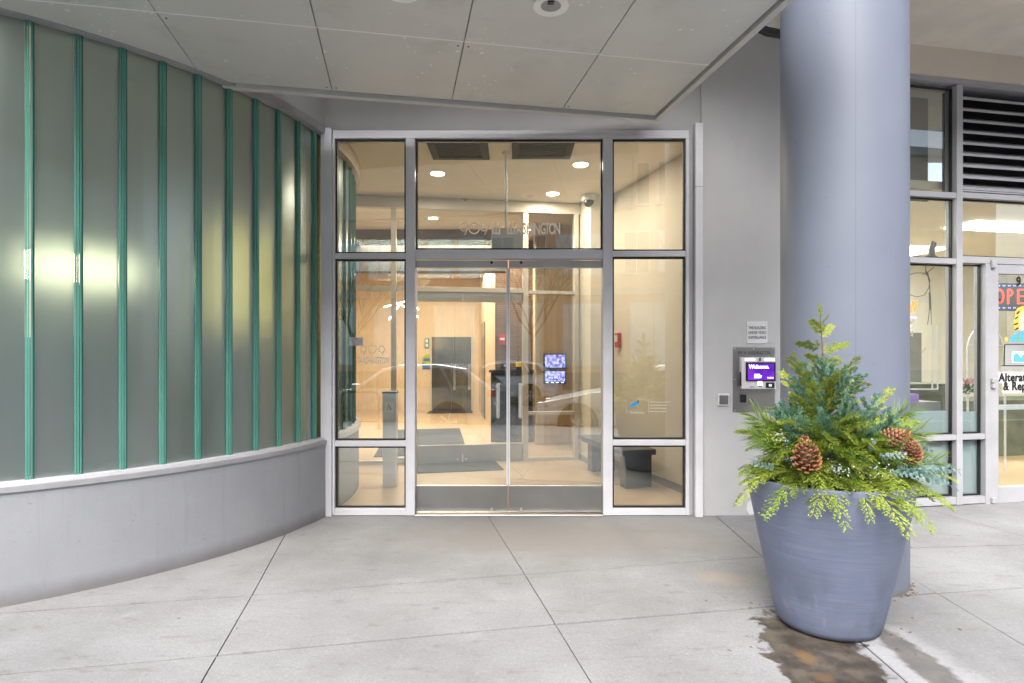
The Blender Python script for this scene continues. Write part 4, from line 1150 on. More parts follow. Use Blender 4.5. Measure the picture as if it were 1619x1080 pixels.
def rhomb(mb_, a, b, w, up):
    a = Vector(a); b = Vector(b); d = b - a; s = d.cross(Vector(up))
    s = (s.normalized() if s.length > 1e-6 else Vector((0, 1, 0))) * w
    m = a + d * .45
    mb_.add([a, m + s, b, m - s], [(0, 1, 2, 3)])
def cedar(seed, L, droop, spread_=1.0, dens=1.0):
    r = random.Random(seed); m_ = MB(); st = MB()
    n = int(18 * dens)
    def pt(t): return Vector((L * t * (1 - .15 * droop * t), L * .05 * math.sin(3 * t + seed), -droop * L * t * t * .75))
    for i in range(1, n + 1):
        t = i / n
        base = pt(t); tan = (pt(min(1, t + .02)) - pt(t - .02)).normalized()
        for sgn in (-1, 1):
            if r.random() < .12: continue
            ls = L * .36 * (1.05 - t) ** .7 * r.uniform(.6, 1.1) * spread_ + .018
            side = Vector((0, sgn, 0))
            dr = (tan * r.uniform(.7, 1.0) + side * r.uniform(.55, .9) + Vector((0, 0, r.uniform(-.35, .25)))).normalized()
            nb = max(3, int(ls / .011))
            for q in range(nb):
                u = (q + .6) / nb
                p = base + dr * ls * u + Vector((0, 0, -droop * .25 * ls * u * u))
                for sg in (-1, 1):
                    s2 = dr.cross(Vector((0, 0, 1))).normalized() * sg
                    d2 = (dr * .8 + s2 * r.uniform(.3, .8) + Vector((0, 0, r.uniform(-.4, .3)))).normalized()
                    ll = r.uniform(.015, .028) * (1.15 - .5 * u)
                    rhomb(m_, p, p + d2 * ll, .0044, (r.uniform(-.4, .4), r.uniform(-.4, .4), 1))
            rhomb(m_, base, base + dr * ls, .0018, (0, 0, 1))
    return m_.mesh("cedar_sprig")
def fir(seed, L, ntw=5):
    r = random.Random(seed); m_ = MB()
    def brush(a, b, rad, nn):
        d = (b - a); ln = d.length; d = d.normalized(); o = d.orthogonal().normalized(); o2 = d.cross(o)
        rhomb(m_, a, b, .003, o)
        for i in range(nn):
            u = r.random() ** .9; an = r.uniform(0, 6.283)
            rad_d = o * math.cos(an) + o2 * math.sin(an)
            p = a + d * ln * u
            e = p + (d * r.uniform(.5, 1.0) + rad_d).normalized() * rad * r.uniform(.75, 1.15)
            rhomb(m_, p, e, .0021, d.cross(rad_d) + d * .01)
    brush(Vector((0, 0, 0)), Vector((L, 0, 0)), .020, 190)
    for k in range(ntw):
        t = .15 + .7 * k / ntw; an = r.uniform(-.5, .5) + (math.pi if k % 2 else 0)
        dr = Vector((.75, math.cos(an) * .75, math.sin(an) * .75 + .1)).normalized()
        a = Vector((L * t, 0, 0)); brush(a, a + dr * L * r.uniform(.35, .55) * (1.1 - t * .4), .018, 110)
    return m_.mesh("fir_sprig")
def pine(seed, L):
    r = random.Random(seed); m_ = MB()
    rhomb(m_, (0, 0, 0), (L, 0, 0), .004, (0, 0, 1)); rhomb(m_, (0, 0, 0), (L, 0, 0), .004, (0, 1, 0))
    for i in range(190):
        u = r.uniform(.15, 1.0); an = r.uniform(0, 6.283)
        rd = Vector((0, math.cos(an), math.sin(an)))
        p = Vector((L * u, 0, 0)); e = p + (Vector((r.uniform(1.2, 2.3), 0, 0)) + rd).normalized() * r.uniform(.06, .11)
        e.z -= .012 * r.random()
        rhomb(m_, p, e, .00135, rd.cross(Vector((1, 0, 0))) )
    return m_.mesh("pine_sprig")
def euca(seed, L):
    r = random.Random(seed); m_ = MB()
    rhomb(m_, (0, 0, 0), (L, 0, 0), .002, (0, 0, 1))
    for i in range(26):
        u = .1 + .9 * i / 26; an = i * 2.4
        rd = Vector((.35, math.cos(an), math.sin(an))).normalized()
        c = Vector((L * u, 0, 0)) + rd * .012; s1 = rd; s2 = rd.cross(Vector((1, 0, 0))).normalized()
        rr = r.uniform(.009, .0145) * (1.15 - .5 * u)
        s1 = (s1 + Vector((r.uniform(-.3, .6), 0, 0))).normalized()
        m_.add([tuple(c + s1 * rr * math.cos(q) + s2 * rr * math.sin(q) * .9) for q in [k_ * 1.047 for k_ in range(6)]], [(0, 1, 2, 3, 4, 5)])
    return m_.mesh("eucalyptus_sprig")
def berries(seed):
    r = random.Random(seed); m_ = MB()
    for i in range(46):
        c = Vector((r.uniform(0, .14), r.gauss(0, .022), r.gauss(0, .018))); s = r.uniform(.0028, .0045)
        m_.add([tuple(c + Vector(v) * s) for v in ((1, 0, 0), (-1, 0, 0), (0, 1, 0), (0, -1, 0), (0, 0, 1), (0, 0, -1))],
               [(0, 2, 4), (2, 1, 4), (1, 3, 4), (3, 0, 4), (2, 0, 5), (1, 2, 5), (3, 1, 5), (0, 3, 5)])
    for i in range(8):
        a_ = Vector((0, 0, 0)); b_ = Vector((r.uniform(.06, .14), r.gauss(0, .03), r.gauss(0, .02))); rhomb(m_, a_, b_, .0009, (0, 0, 1))
    return m_.mesh("berry_sprig")
CED = [cedar(i, L, d) for i, (L, d) in enumerate(((.34, .75), (.30, .9), (.36, .55), (.26, 1.0)))]
CEU = [cedar(10 + i, L, d, s) for i, (L, d, s) in enumerate(((.30, .1, .8), (.26, .2, .8), (.34, .15, .65)))]
for me in CED: me.materials.append(MATS["cedar_leaf"])
for me in CEU: me.materials.append(MATS["cedar_gold"])
CDK = [me.copy() for me in CED[:3]]
for me in CDK: me.materials.clear(); me.materials.append(MATS["cedar_deep"])
FIR = [fir(i, L, n_) for i, (L, n_) in enumerate(((.22, 6), (.18, 5), (.26, 7)))]
for me in FIR: me.materials.append(MATS["fir_needle"])
PIN = [pine(i, .16) for i in range(2)]
for me in PIN: me.materials.append(MATS["pine_needle"])
EUC = [euca(i, L) for i, L in enumerate((.20, .15))]
for me in EUC: me.materials.append(MATS["eucalyptus_leaf"])
BER = [berries(i) for i in range(2)]
for me in BER: me.materials.append(MATS["berry_pale"])
def sprig(name, me, base, az, el, roll=0.0, s=1.0):
    """base in metres relative to the pot centre, z above ground"""
    d = Vector((math.cos(R(az)) * math.cos(R(el)), math.sin(R(az)) * math.cos(R(el)), math.sin(R(el))))
    qt = d.to_track_quat('X', 'Z') @ Quaternion((1, 0, 0), R(roll))
    return put(name, me, None, gre, (base[0], base[1], base[2] - .735), qt, s)
rp = random.Random(5)
# skirt hanging over the rim
for i in range(72):
    az = i * 360 / 72 + rp.uniform(-4, 4); rr = rp.uniform(.15, .27)
    me = rp.choice(CED) if rp.random() < .78 else rp.choice(CDK)
    sprig("cedar_sprig", me, (rr * math.cos(R(az)), rr * math.sin(R(az)), .795 + rp.uniform(-.01, .04)), az + rp.uniform(-14, 14), rp.uniform(4, 28), rp.uniform(-30, 30), rp.uniform(.46, .78))
# filling
for i in range(125):
    az = i * 137.5 + rp.uniform(-8, 8); rr = rp.uniform(.03, .24); up = (1 - rr / .26) * .16
    me = rp.choice(CDK + CED + CED + CEU)
    sprig("cedar_sprig", me, (rr * math.cos(R(az)), rr * math.sin(R(az)), .83 + up + rp.uniform(-.02, .06)), az + rp.uniform(-25, 25), rp.uniform(18, 66), rp.uniform(-80, 80), rp.uniform(.5, .85))
for i in range(14):
    az = i * 137.5 + 40; rr = rp.uniform(.08, .2)
    sprig("pine_sprig", rp.choice(PIN), (rr * math.cos(R(az)), rr * math.sin(R(az)), .86 + rp.uniform(0, .09)), az, rp.uniform(20, 50), 0, rp.uniform(.85, 1.15))
for i in range(24):
    az = i * 137.5 + 190; rr = rp.uniform(.05, .2)
    sprig("fir_sprig", rp.choice(FIR), (rr * math.cos(R(az)), rr * math.sin(R(az)), .90 + rp.uniform(0, .16)), az, rp.uniform(15, 60), rp.uniform(0, 360), rp.uniform(.6, .95))
# upright centre
for i in range(12):
    az = i * 137.5; rr = rp.uniform(.0, .08)
    sprig("fir_sprig", rp.choice(FIR), (-.03 + rr * math.cos(R(az)), rr * math.sin(R(az)), 1.06 + rp.uniform(0, .14)), az, rp.uniform(50, 88), rp.uniform(0, 360), rp.uniform(.8, 1.1))
for i in range(16):
    az = i * 137.5 + 70; rr = rp.uniform(.0, .07)
    sprig("cedar_sprig", rp.choice(CEU), (-.03 + rr * math.cos(R(az)), rr * math.sin(R(az)), 1.06 + rp.uniform(0, .15)), az, rp.uniform(38, 72), rp.uniform(-60, 60), rp.uniform(.7, .95))
# the tall leader
ld = MB(); lpts = [(-.03, 0, .95), (-.035, .0, 1.2), (-.02, .01, 1.42), (-.035, .01, 1.64)]
ld.v = []; ld.tube([(p[0] - 0, p[1], p[2] - .735) for p in lpts], [.006, .005, .0035, .0015], 6)
ld.build("leader_twig", "stem_brown", gre, smooth=True)
twig = cedar(77, .13, .1, .8, .8); twig.materials.append(MATS["cedar_gold"])
for (z, az, el, s) in ((1.33, 20, 30, .95), (1.36, 190, 35, .7), (1.42, 330, 25, .9), (1.44, 160, 20, .85), (1.50, 20, 45, .7), (1.52, 200, 50, .7), (1.56, 300, 60, .5), (1.60, 90, 85, .55)):
    sprig("leader_sprig", twig, (-.03, .005, z), az, el, 40, s)
tw_ = MB().tube([(0, 0, 0), (.06, .004, .004), (.12, -.003, .012), (.17, .002, .008)], [.003, .0026, .002, .001], 5).mesh("bare_twig"); tw_.materials.append(MATS["stem_brown"])
for i in range(26):
    az = i * 137.5; rr = rp.uniform(.08, .24)
    sprig("bare_twig", tw_, (rr * math.cos(R(az)), rr * math.sin(R(az)), .86 + rp.uniform(0, .16)), az, rp.uniform(10, 60), rp.uniform(0, 360), rp.uniform(.7, 1.2))
# airy right hand plumes, left fan, front accents
for (b, az, el, s, me, nm) in (
    ((.20, -.02, .95), 5, 38, 1.5, PIN[0], "pine_sprig"), ((.24, 0, .92), -10, 22, 1.4, PIN[1], "pine_sprig"), ((.17, .02, .98), 20, 50, 1.0, CEU[2], "cedar_sprig"),
    ((.22, -.05, .90), -15, 60, .9, CEU[1], "cedar_sprig"), ((.28, -.05, .84), -5, 22, 1.1, PIN[0], "pine_sprig"), ((.29, -.1, .83), -25, 15, 1.1, PIN[1], "pine_sprig"),
    ((-.20, -.02, .93), 185, 40, 1.45, PIN[1], "pine_sprig"), ((-.24, -.06, .90), 200, 25, 1.3, PIN[0], "pine_sprig"),
    ((-.31, -.1, .83), 190, 12, .9, EUC[1], "eucalyptus_sprig"), ((-.16, -.18, .98), 200, 45, 1.0, FIR[1], "fir_sprig"), ((-.10, -.20, .97), 230, 60, .9, FIR[0], "fir_sprig"),
    ((.05, -.16, .98), 300, 65, 1.0, FIR[2], "fir_sprig"), ((.10, -.18, .95), 320, 50, .95, FIR[0], "fir_sprig"), ((.0, -.15, 1.06), 265, 70, .9, FIR[1], "fir_sprig")):
    sprig(nm, me, b, az, el, rp.uniform(0, 360) if nm == "fir_sprig" else 0, s)
for (b, az, el, s) in (((.12, -.26, .90), 330, 5, 1.1), ((.15, -.24, .92), 350, 10, 1.1), ((.10, -.27, .91), 300, 15, .9), ((.18, -.26, .87), 340, -12, 1.2), ((.14, -.22, .94), 20, 35, .8), ((.08, -.25, .94), 250, 40, .7), ((.2, -.27, .86), 315, -10, 1.0)):
    sprig("eucalyptus_sprig", EUC[0] if s > .95 else EUC[1], b, az, el, rp.uniform(0, 360), s)
for (b, az, el) in (((-.22, -.20, .87), 220, 20), ((-.25, -.16, .92), 170, 50), ((-.12, -.27, .86), 270, 10), ((.02, -.27, .85), 300, 10), ((.28, -.16, .87), 10, 20)):
    sprig("berry_sprig", BER[rp.randrange(2)], b, az, el, 0, 1.0)
for i in range(16):
    az = 200 + i * 9; rr = rp.uniform(.17, .25)
    sprig("cedar_sprig", CED[i % 4] if i % 3 else CDK[i % 3], (rr * math.cos(R(az)), rr * math.sin(R(az)), .87 + rp.uniform(0, .06)), az + rp.uniform(-20, 20), rp.uniform(8, 36), rp.uniform(-30, 30), rp.uniform(.45, .7))
for (b, az, el, s) in (((.17, -.30, .86), 330, 8, 1.2), ((.12, -.31, .85), 290, 5, .9), ((.22, -.28, .86), 345, 0, 1.2), ((.15, -.29, .89), 10, 25, 1.0), ((.24, -.26, .84), 330, -14, 1.1)):
    sprig("eucalyptus_sprig", EUC[0], b, az, el, rp.uniform(0, 360), s)
for (b, az, el, s) in (((-.20, -.20, .80), 215, 12, 1.0), ((-.1, -.25, .80), 250, 8, .95), ((.0, -.25, .80), 275, 6, 1.0), ((.10, -.25, .80), 290, 5, 1.0), ((.18, -.2, .80), 320, 10, .8), ((-.26, -.1, .81), 195, 15, 1.0), ((.24, -.1, .82), 350, 18, .85), ((.05, -.2, .84), 268, 25, .9), ((-.15, -.18, .85), 240, 25, .9)):
    sprig("cedar_sprig", CED[rp.randrange(4)], b, az, el, rp.uniform(-20, 20), s)

bits = MB()
rb_ = random.Random(8)
for i in range(34):
    an = rb_.uniform(0, 6.283); r_ = .27 + abs(rb_.gauss(0, .16)); x, y = PC[0] + r_ * math.cos(an), PC[1] + r_ * math.sin(an)
    d = Vector((rb_.uniform(-1, 1), rb_.uniform(-1, 1), 0)).normalized() * rb_.uniform(.006, .016); w = Vector((-d.y, d.x, 0)) * rb_.uniform(.2, .5)
    c = Vector((x, y, .003)); bits.add([c - d, c + w, c + d, c - w, c + Vector((0, 0, .004))], [(0, 1, 4), (1, 2, 4), (2, 3, 4), (3, 0, 4), (3, 2, 1, 0)])
tag(bits.build("fallen_bits", "rust_grit"), "brown needle and leaf bits scattered round the planter foot", "litter", kind="stuff")
# pine cones resting in the greens
def scale_mesh():
    m_ = MB()
    a = [(0, -.004, 0), (.018, -.010, .001), (.032, -.011, .007), (.037, 0, .013), (.032, .011, .007), (.018, .010, .001), (0, .004, 0)]
    top = [(x, y, z) for x, y, z in a]; bot = [(x * .97, y * .95, z - .0045) for x, y, z in a]
    n = len(a); m_.add(top + bot, [tuple(range(n)), tuple(range(n, 2 * n))[::-1]] + [(i, n + i, n + (i + 1) % n, (i + 1) % n) for i in range(n)])
    return m_.mesh("scale")
SCL = scale_mesh(); SCL.materials.append(MATS["cone_scale"])
def cone(loc, dirv, s, label):
    t = thing("pine_cone", label, "pine cone", loc, group="pine cones in the greenery")
    t.rotation_mode = 'QUATERNION'; t.rotation_quaternion = Vector(dirv).to_track_quat('Z', 'Y'); t.scale = (s, s, s)
    H = .17
    MB().lathe([(.010, -.02), (.034, .02), (.040, .06), (.034, .11), (.018, .15), (.004, .17)], 12).build("core", "stem_brown", t, smooth=True)
    N = 78
    for i in range(N):
        u = i / (N - 1); z = .0 + u * .165
        rad = .036 * math.sin(min(1, .25 + u * 1.05) * math.pi * .78) ** .7 * (1.0 if u < .5 else 1 - .75 * (u - .5) * 2 * .9) + .002
        an = i * 2.39996; el = R(-12 + 80 * u ** 1.3)
        q = Quaternion((0, 0, 1), an) @ Quaternion((0, 1, 0), -el)
        put("scale", SCL, None, t, (rad * math.cos(an), rad * math.sin(an), z), q, (1.15 - .45 * u))
cone((gx(1283, 2.86), 2.90, gz(738, 2.88)), (-.28, -.42, .9), .90, "large brown pine cone at the front of the greenery")
cone((gx(1442, 2.9), 2.90, gz(724, 2.9)), (-.35, -.45, .8), .64, "brown pine cone at right above the planter rim")
cone((gx(1398, 2.92), 2.92, gz(694, 2.92)), (.95, -.25, .3), .62, "brown pine cone lying half hidden in greens at right")

# ------------------------------------------------------------------ tailor's shop front on the right
sh = thing("shop", "grey framed shop front with louvres and a glass door right of the column", "shop front", (S0.x, S0.y, 0), PHI)
def sbox(name, x0, x1, y0, y1, mat="alu_grey", d0=0.0, d1=.12, par=None, bevel=.003, ref=None):
    xm = (x0 + x1) / 2 if ref is None else ref
    return MB().box(sp(x0, 500)[0], sp(x1, 500)[0], d0, d1, sp(xm, y1)[1], sp(xm, y0)[1]).build(name, mat, par or sh, bevel=bevel)
XR = 1790
XL = 1345
sbox("head_rail", XL, XR, 126.5, 133.5, ref=1530)
for (a, b) in ((XL, 1353), (1512.5, 1522)): sbox("mullion", a, b, 133.7, 798.5 if b > 1400 else 806, ref=1517, d0=-.003)
sbox("transom", 1353.2, 1512.3, 302.5, 311.5, ref=1480)
sbox("transom", 1522.2, XR, 306.5, 315, ref=1570)
sbox("transom", 1353.2, 1512.3, 407.5, 416.5, ref=1480)
sbox("transom", 1522.2, XR, 406.5, 417, ref=1570)
sbox("transom", 1353.2, 1512.3, 688.5, 697, ref=1480)
sbox("transom", 1522.2, 1557.8, 686.5, 695, ref=1540)
sbox("sill_rail", 1353.2, 1512.3, 788, 799.5, ref=1480)
sbox("sill_rail", 1522.2, 1557.8, 785.5, 796.5, ref=1540)
sbox("door_jamb", 1558, 1566.5, 417.2, 797, ref=1562, d0=-.005)
sbox("door_jamb", 1765, XR, 417.2, 792, ref=1780, d0=-.005)
def spane(x0, x1, y0, y1, ref):
    a0, a1 = sp(x0, 500)[0], sp(x1, 500)[0]; b0, b1 = sp(ref, y1)[1], sp(ref, y0)[1]
    MB().box(a0 - .003, a1 + .003, .07, .078, b0 - .003, b1 + .003).build("glass_pane", "glass_shop", sh)
    MB().frame(a0, a1, b0, b1, .012, .045, .0695).build("gasket", "gasket", sh)
spane(1353.4, 1512, 134, 302, 1480); spane(1353.4, 1512, 312, 407, 1480); spane(1353.4, 1512, 417, 688, 1480); spane(1353.4, 1512, 697.5, 787.5, 1480)
spane(1522.5, XR, 315.5, 406, 1570)
spane(1522.5, 1557.5, 417.5, 686, 1540); spane(1522.5, 1557.5, 695.5, 785, 1540)
# frosted film in the lower panes
for (x0, x1, y0, y1, rf) in ((1354, 1511, 651, 688, 1480), (1354, 1511, 698, 787, 1480), (1523, 1557, 652, 686, 1540), (1523, 1557, 696, 785, 1540)):
    MB().box(sp(x0, 500)[0], sp(x1, 500)[0], .080, .082, sp(rf, y1)[1], sp(rf, y0)[1]).build("frost_film", "film_frost", sh)
# blind behind the upper-left pane
MB().box(sp(1354, 0)[0], sp(1511, 0)[0], .30, .32, sp(1480, 304)[1], sp(1480, 132)[1]).build("blank_panel", "shop_lower", sh)
# louvre
lz0, lz1 = sp(1570, 304.5)[1], sp(1570, 137.5)[1]
s0, s1 = sp(1522.3, 0)[0], sp(XR, 0)[0]
MB().box(s0, s1, .20, .22, lz0, lz1).build("louvre_backing", "dark_grille", sh)
MB().frame(s0, s1, lz0, lz1, .012, .01, .19).build("louvre_frame", "alu_grey", sh)
slat_h = (lz1 - lz0 - .05) / 9
sl = MB(); 
sl.face_y([(0, 0), (.001, 0), (.001, .0)], 0, .01) if False else None
sm = MB(); Ls = s1 - s0 - .03
sm.add([(0, .02, 0), (Ls, .02, 0), (Ls, .02, .024), (0, .02, .024), (0, .15, .085), (Ls, .15, .085), (Ls, .15, .098), (0, .15, .098)],
       [(0, 1, 2, 3), (3, 2, 6, 7), (4, 7, 6, 5), (0, 4, 5, 1), (0, 3, 7, 4), (1, 5, 6, 2)])
sme = sm.mesh("louvre_slat"); sme.materials.append(MATS["alu_grey"])
for i in range(9): put("louvre_slat", sme, None, sh, (s0 + .015, 0, lz0 + .02 + i * slat_h))
MB().box(sp(XL, 0)[0], sp(XR, 0)[0], .02, .14, -.03, sp(1480, 799.6)[1] - .001).build("base_curb", "alu_grey", sh)
# door
zD0, zD1 = sp(1573, 796)[1], sp(1573, 417)[1]
d0s, d1s = sp(1567, 0)[0], sp(1764.5, 0)[0]
dr = MB().box(sp(1579, 0)[0], sp(1752, 0)[0], .03, .038, sp(1590, 771)[1], sp(1590, 433)[1]).build("door", "glass_shop", sh)
MB().box(d0s, sp(1579, 0)[0], .0, .06, zD0, zD1 - .006).build("stile", "alu_grey", dr, bevel=.003)
MB().box(sp(1752, 0)[0], d1s, .0, .06, zD0, zD1 - .006).build("stile", "alu_grey", dr, bevel=.003)
MB().box(sp(1579.2, 0)[0], sp(1751.8, 0)[0], .0, .06, sp(1590, 433)[1], zD1 - .006).build("rail", "alu_grey", dr, bevel=.003)
MB().box(sp(1579.2, 0)[0], sp(1751.8, 0)[0], .0, .06, zD0, sp(1590, 770)[1]).build("rail", "alu_grey", dr, bevel=.003)
MB().box(sp(1579.2, 0)[0], sp(1751.8, 0)[0], .05, .075, sp(1590, 649)[1], sp(1590, 641)[1]).build("push_bar", "alu", dr, bevel=.004)
for (a, b) in ((412, 424), (598, 605), (606.5, 613), (786, 795)):
    MB().box(sp(1565, 0)[0], sp(1572, 0)[0], -.03, -.0055, sp(1570, b)[1], sp(1570, a)[1]).build("hinge", "alu_grey", dr, bevel=.004)
# door lettering and the tailor picture (flat prints on the glass)
def spt(px, py, y): 
    s, z = sp(px, py); return (s, y, z)
def deco(name, pts, mat, y=.024, par=None): 
    MB().face_y([(sp(a, b)[0], sp(a, b)[1]) for a, b in pts], y, y + .002).build(name, mat, par or dr)
text("door_number", "9", .125, "lettering_black", dr, spt(1614.5, 451.5, .024), bold=.004, sx=.85)
deco("decal_backing", [(1581, 588), (1640, 588), (1640, 622), (1590, 622), (1590, 606), (1581, 606)], "decal_white", .0275)
text("shop_lettering", "Alterations", .112, "lettering_black", dr, spt(1583, 603.0, .022), align='LEFT', sx=.9, bold=.003, spacing=1.08)
text("shop_lettering", "& Repairs", .112, "lettering_black", dr, spt(1590, 617.0, .022), align='LEFT', sx=.9, bold=.003, spacing=1.08)
deco("sewing_machine", [(1586, 585), (1587, 579), (1591, 577), (1592, 544), (1596, 541), (1650, 541), (1650, 585)], "decal_grey", .026)
deco("machine_opening", [(1604, 574), (1604, 556), (1640, 556), (1640, 574)], "decal_white", .024)
deco("machine_shade", [(1592, 545), (1650, 545), (1650, 543.6), (1594, 543.6)], "lettering_black", .0245)
deco("machine_base_line", [(1586, 579), (1650, 579), (1650, 577.6), (1589, 577.6)], "lettering_black", .0235)
deco("machine_outline", [(1591, 578), (1592.6, 578), (1593.4, 545), (1591.8, 545)], "lettering_black", .0245)
deco("thread_spool", [(1593, 540), (1597.5, 540), (1597.5, 533), (1593, 533)], "decal_yellow")
deco("dress", [(1600, 540), (1603, 533), (1610, 527), (1622, 522), (1650, 522), (1650, 540)], "decal_blue", .0262)
deco("strap", [(1613, 540), (1615, 540), (1617.5, 524), (1615.5, 524)], "poster_green", .0245)
deco("face", [(1614, 520), (1612, 508), (1614, 494), (1622, 487), (1640, 487), (1640, 524), (1620, 524)], "decal_skin", .0265)
deco("hair", [(1608, 521), (1606, 511), (1609, 502), (1609, 494), (1613, 487), (1622, 483), (1640, 482), (1640, 489), (1622, 491), (1617, 497), (1615, 506), (1617, 514), (1614, 521)], "decal_yellow", .0255)
for pts in ([(1609, 503), (1613, 500), (1613.5, 502), (1609, 505)], [(1607, 512), (1613, 510), (1613, 512.5), (1607.5, 514)], [(1609, 520), (1614, 517), (1614.5, 519.5), (1609, 522)], [(1611, 495), (1615, 491), (1616, 493), (1612, 497)]):
    deco("hair_line", pts, "lettering_black", .0225)
deco("cloth_hand", [(1606, 572), (1607, 561), (1612, 558), (1618, 566), (1622, 560), (1640, 560), (1640, 573)], "decal_blue", .0225)
# ------------------------------------------------------------------ shop interior
sint = shop_pt
def shp(name, s0, s1, y0, y1, z0, z1, mat, **k):
    p = [tuple(sint(s, y)) for s, y in ((s0, y0), (s1, y0), (s1, y1), (s0, y1))]
    return MB().prism(p, z0, z1).build(name, mat, **k)
shp("shop_floor", -1.0, 6.5, .145, 4.6, -.02, .004, "wood_floor", kind="structure")
shp("shop_ceiling", -1.0, 6.5, .23, 4.6, 3.02, 3.1, "wall_cream", kind="structure")
shp("shop_wall_back", -1.0, 6.5, 4.5, 4.6, .004, 3.02, "shop_wall", kind="structure")
shp("shop_wall_left", -1.01, -.93, .13, 4.5, .004, 3.1, "shop_wall", kind="structure")
shp("shop_wall_right", 6.4, 6.5, .13, 4.5, .004, 3.1, "shop_wall", kind="structure")
cnt = shp("shop_counter", -.9, 2.1, 1.6, 2.2, .004, 1.05, "shop_olive"); tag(cnt, "low olive shop counter behind the window", "counter")
par = shp("shop_partition", -.9, 2.95, 2.9, 2.95, .004, 1.74, "shop_lower"); tag(par, "grey panelled partition standing behind the counter", "partition")
lowc = shp("work_table", 2.5, 5.2, 2.2, 2.9, .004, .78, "shop_olive"); tag(lowc, "olive covered work table seen through the shop door", "table")
for i, (px0, px1, ya, yb, lab) in enumerate(((-.85, .55, 1.35, 1.75, "bright ceiling light panel at front left of the shop"), (-.85, .75, 3.35, 4.1, "bright ceiling light panel at back left of the shop"), (1.2, 3.4, 2.9, 3.6, "long bright ceiling light panel at right of the shop"), (2.1, 3.3, 1.3, 1.7, "small bright ceiling panel behind the shop transom"))):
    p = [tuple(sint(s, y)) for s, y in ((px0, ya), (px1, ya), (px1, yb), (px0, yb))]
    o = MB().prism(p, 3.0, 3.015).build("light_panel", "lamp_panel"); tag(o, lab, "ceiling light", "shop ceiling light panels")
# neon sign
nt = thing("neon_sign", "orange neon word over a violet tube hanging behind the shop window", "neon sign", (S0.x, S0.y, 0), PHI)
ny = .19
def stroke(pts, mat, r=.0085, name="tube"):
    MB().tube([spt(a, b, ny) for a, b in pts], r, 6).build(name, mat, nt, smooth=True)
stroke([(1448 + 4.2 * math.cos(q), 482 + 10 * math.sin(q)) for q in [i * math.pi / 8 for i in range(17)]], "neon_orange")
stroke([(1455, 472), (1455, 492)], "neon_orange"); stroke([(1461, 472), (1456, 482), (1462, 492)], "neon_orange")
stroke([(1464, 472), (1467, 491), (1470, 474), (1474, 491), (1477, 472)], "neon_orange")
stroke([(1432, 472), (1442, 472)], "neon_orange"); stroke([(1437, 472), (1437, 492)], "neon_orange")
stroke([(1425, 500), (1476, 500)], "neon_violet", .007)
stroke([(1448, 530), (1448, 512), (1454, 512), (1454, 530)], "tube_unlit"); stroke([(1456, 503), (1468, 508), (1471, 503), (1469, 516), (1462, 520), (1460, 512), (1462, 528), (1470, 530), (1469, 522), (1463, 524)], "tube_unlit")
stroke([(1430, 540), (1452, 551), (1460, 559), (1456, 564), (1430, 560)], "tube_unlit", .011)
stroke([(1456, 566), (1448, 588), (1444, 612)], "tube_unlit", .011); stroke([(1430, 572), (1448, 572)], "tube_unlit"); stroke([(1430, 583), (1446, 583)], "tube_unlit")
# wires looping from the transom
wt = thing("window_wires", "tangled grey wires looping down behind the shop window", "wires", (S0.x, S0.y, 0), PHI)
def wire(pts, r=.0035, nm="wire"): MB().tube([spt(a, b, .16) for a, b in pts], r, 5).build(nm, "wire_grey", wt, smooth=True)
wire([(1458, 417), (1453, 430), (1452, 450), (1458, 462), (1472, 467), (1485, 464), (1492, 452), (1494, 440), (1490, 430), (1484, 428), (1470, 428), (1456, 432)])
wire([(1487, 417), (1487, 426), (1493, 440), (1494, 470), (1493, 490), (1490, 512)]); wire([(1497, 421), (1489, 428), (1493, 445), (1495, 470), (1496, 512)])
wire([(1500, 419), (1490, 427), (1481, 430), (1492, 431), (1487, 424)]); wire([(1493, 460), (1494, 488)], .007)
wire([(1460, 545), (1462, 555), (1470, 559), (1480, 558), (1487, 550)], .002); wire([(1443, 396), (1455, 405), (1470, 406), (1475, 397), (1480, 400)], .0025)
tl = thing("desk_gadget", "grey tangled gadget sitting on the shop window transom", "gadget", (S0.x, S0.y, 0), PHI)
MB().lathe([(.06, 0), (.06, .03), (.03, .05)], 12, (sp(1493, 407)[0], .15, sp(1480, 407.3)[1])).build("base", "wire_grey", tl)
MB().tube([spt(1494, 403, .15), spt(1496, 390, .15), spt(1498, 380, .15), spt(1496, 377, .15)], [.025, .03, .025, .012], 8).build("arm", "wire_grey", tl, smooth=True)
# white frame / garment rail
rk = thing("garment_rail", "arched white garment rail seen through the narrow shop pane", "clothes rail", (S0.x, S0.y, 0), PHI)
def spd(px, py, y):   # point on a plane y metres behind the shop front that projects to px,py
    t = (px - 809.5) / FOC; k_ = math.tan(PHI); q0 = S0 + V * y
    Y = (q0.y - k_ * q0.x) / (1 - k_ * t); X = t * Y
    return ((X - S0.x) * U.x + (Y - S0.y) * U.y, y, gz(py, Y))
ry = 1.3
MB().tube([spd(1530, 600, ry), spd(1530, 547, ry), spd(1533, 536, ry), spd(1538, 527, ry), spd(1545, 520, ry), spd(1556, 517, ry), spd(1568, 519, ry), spd(1580, 527, ry), spd(1588, 545, ry), spd(1589, 600, ry)], .012, 8).build("arch", "trim_white", rk, smooth=True)
MB().tube([spd(1529, 547, ry), spd(1589, 547, ry)], .010, 8).build("bar", "trim_white", rk, smooth=True)
a_ = spd(1530, 600, ry); MB().tube([a_, (a_[0], a_[1], .005)], .012, 8).build("leg", "trim_white", rk); a_ = spd(1589, 600, ry); MB().tube([a_, (a_[0], a_[1], .005)], .012, 8).build("leg", "trim_white", rk)
wf = thing("display_frame", "thin white wire frame standing behind the shop window", "frame", (S0.x, S0.y, 0), PHI)
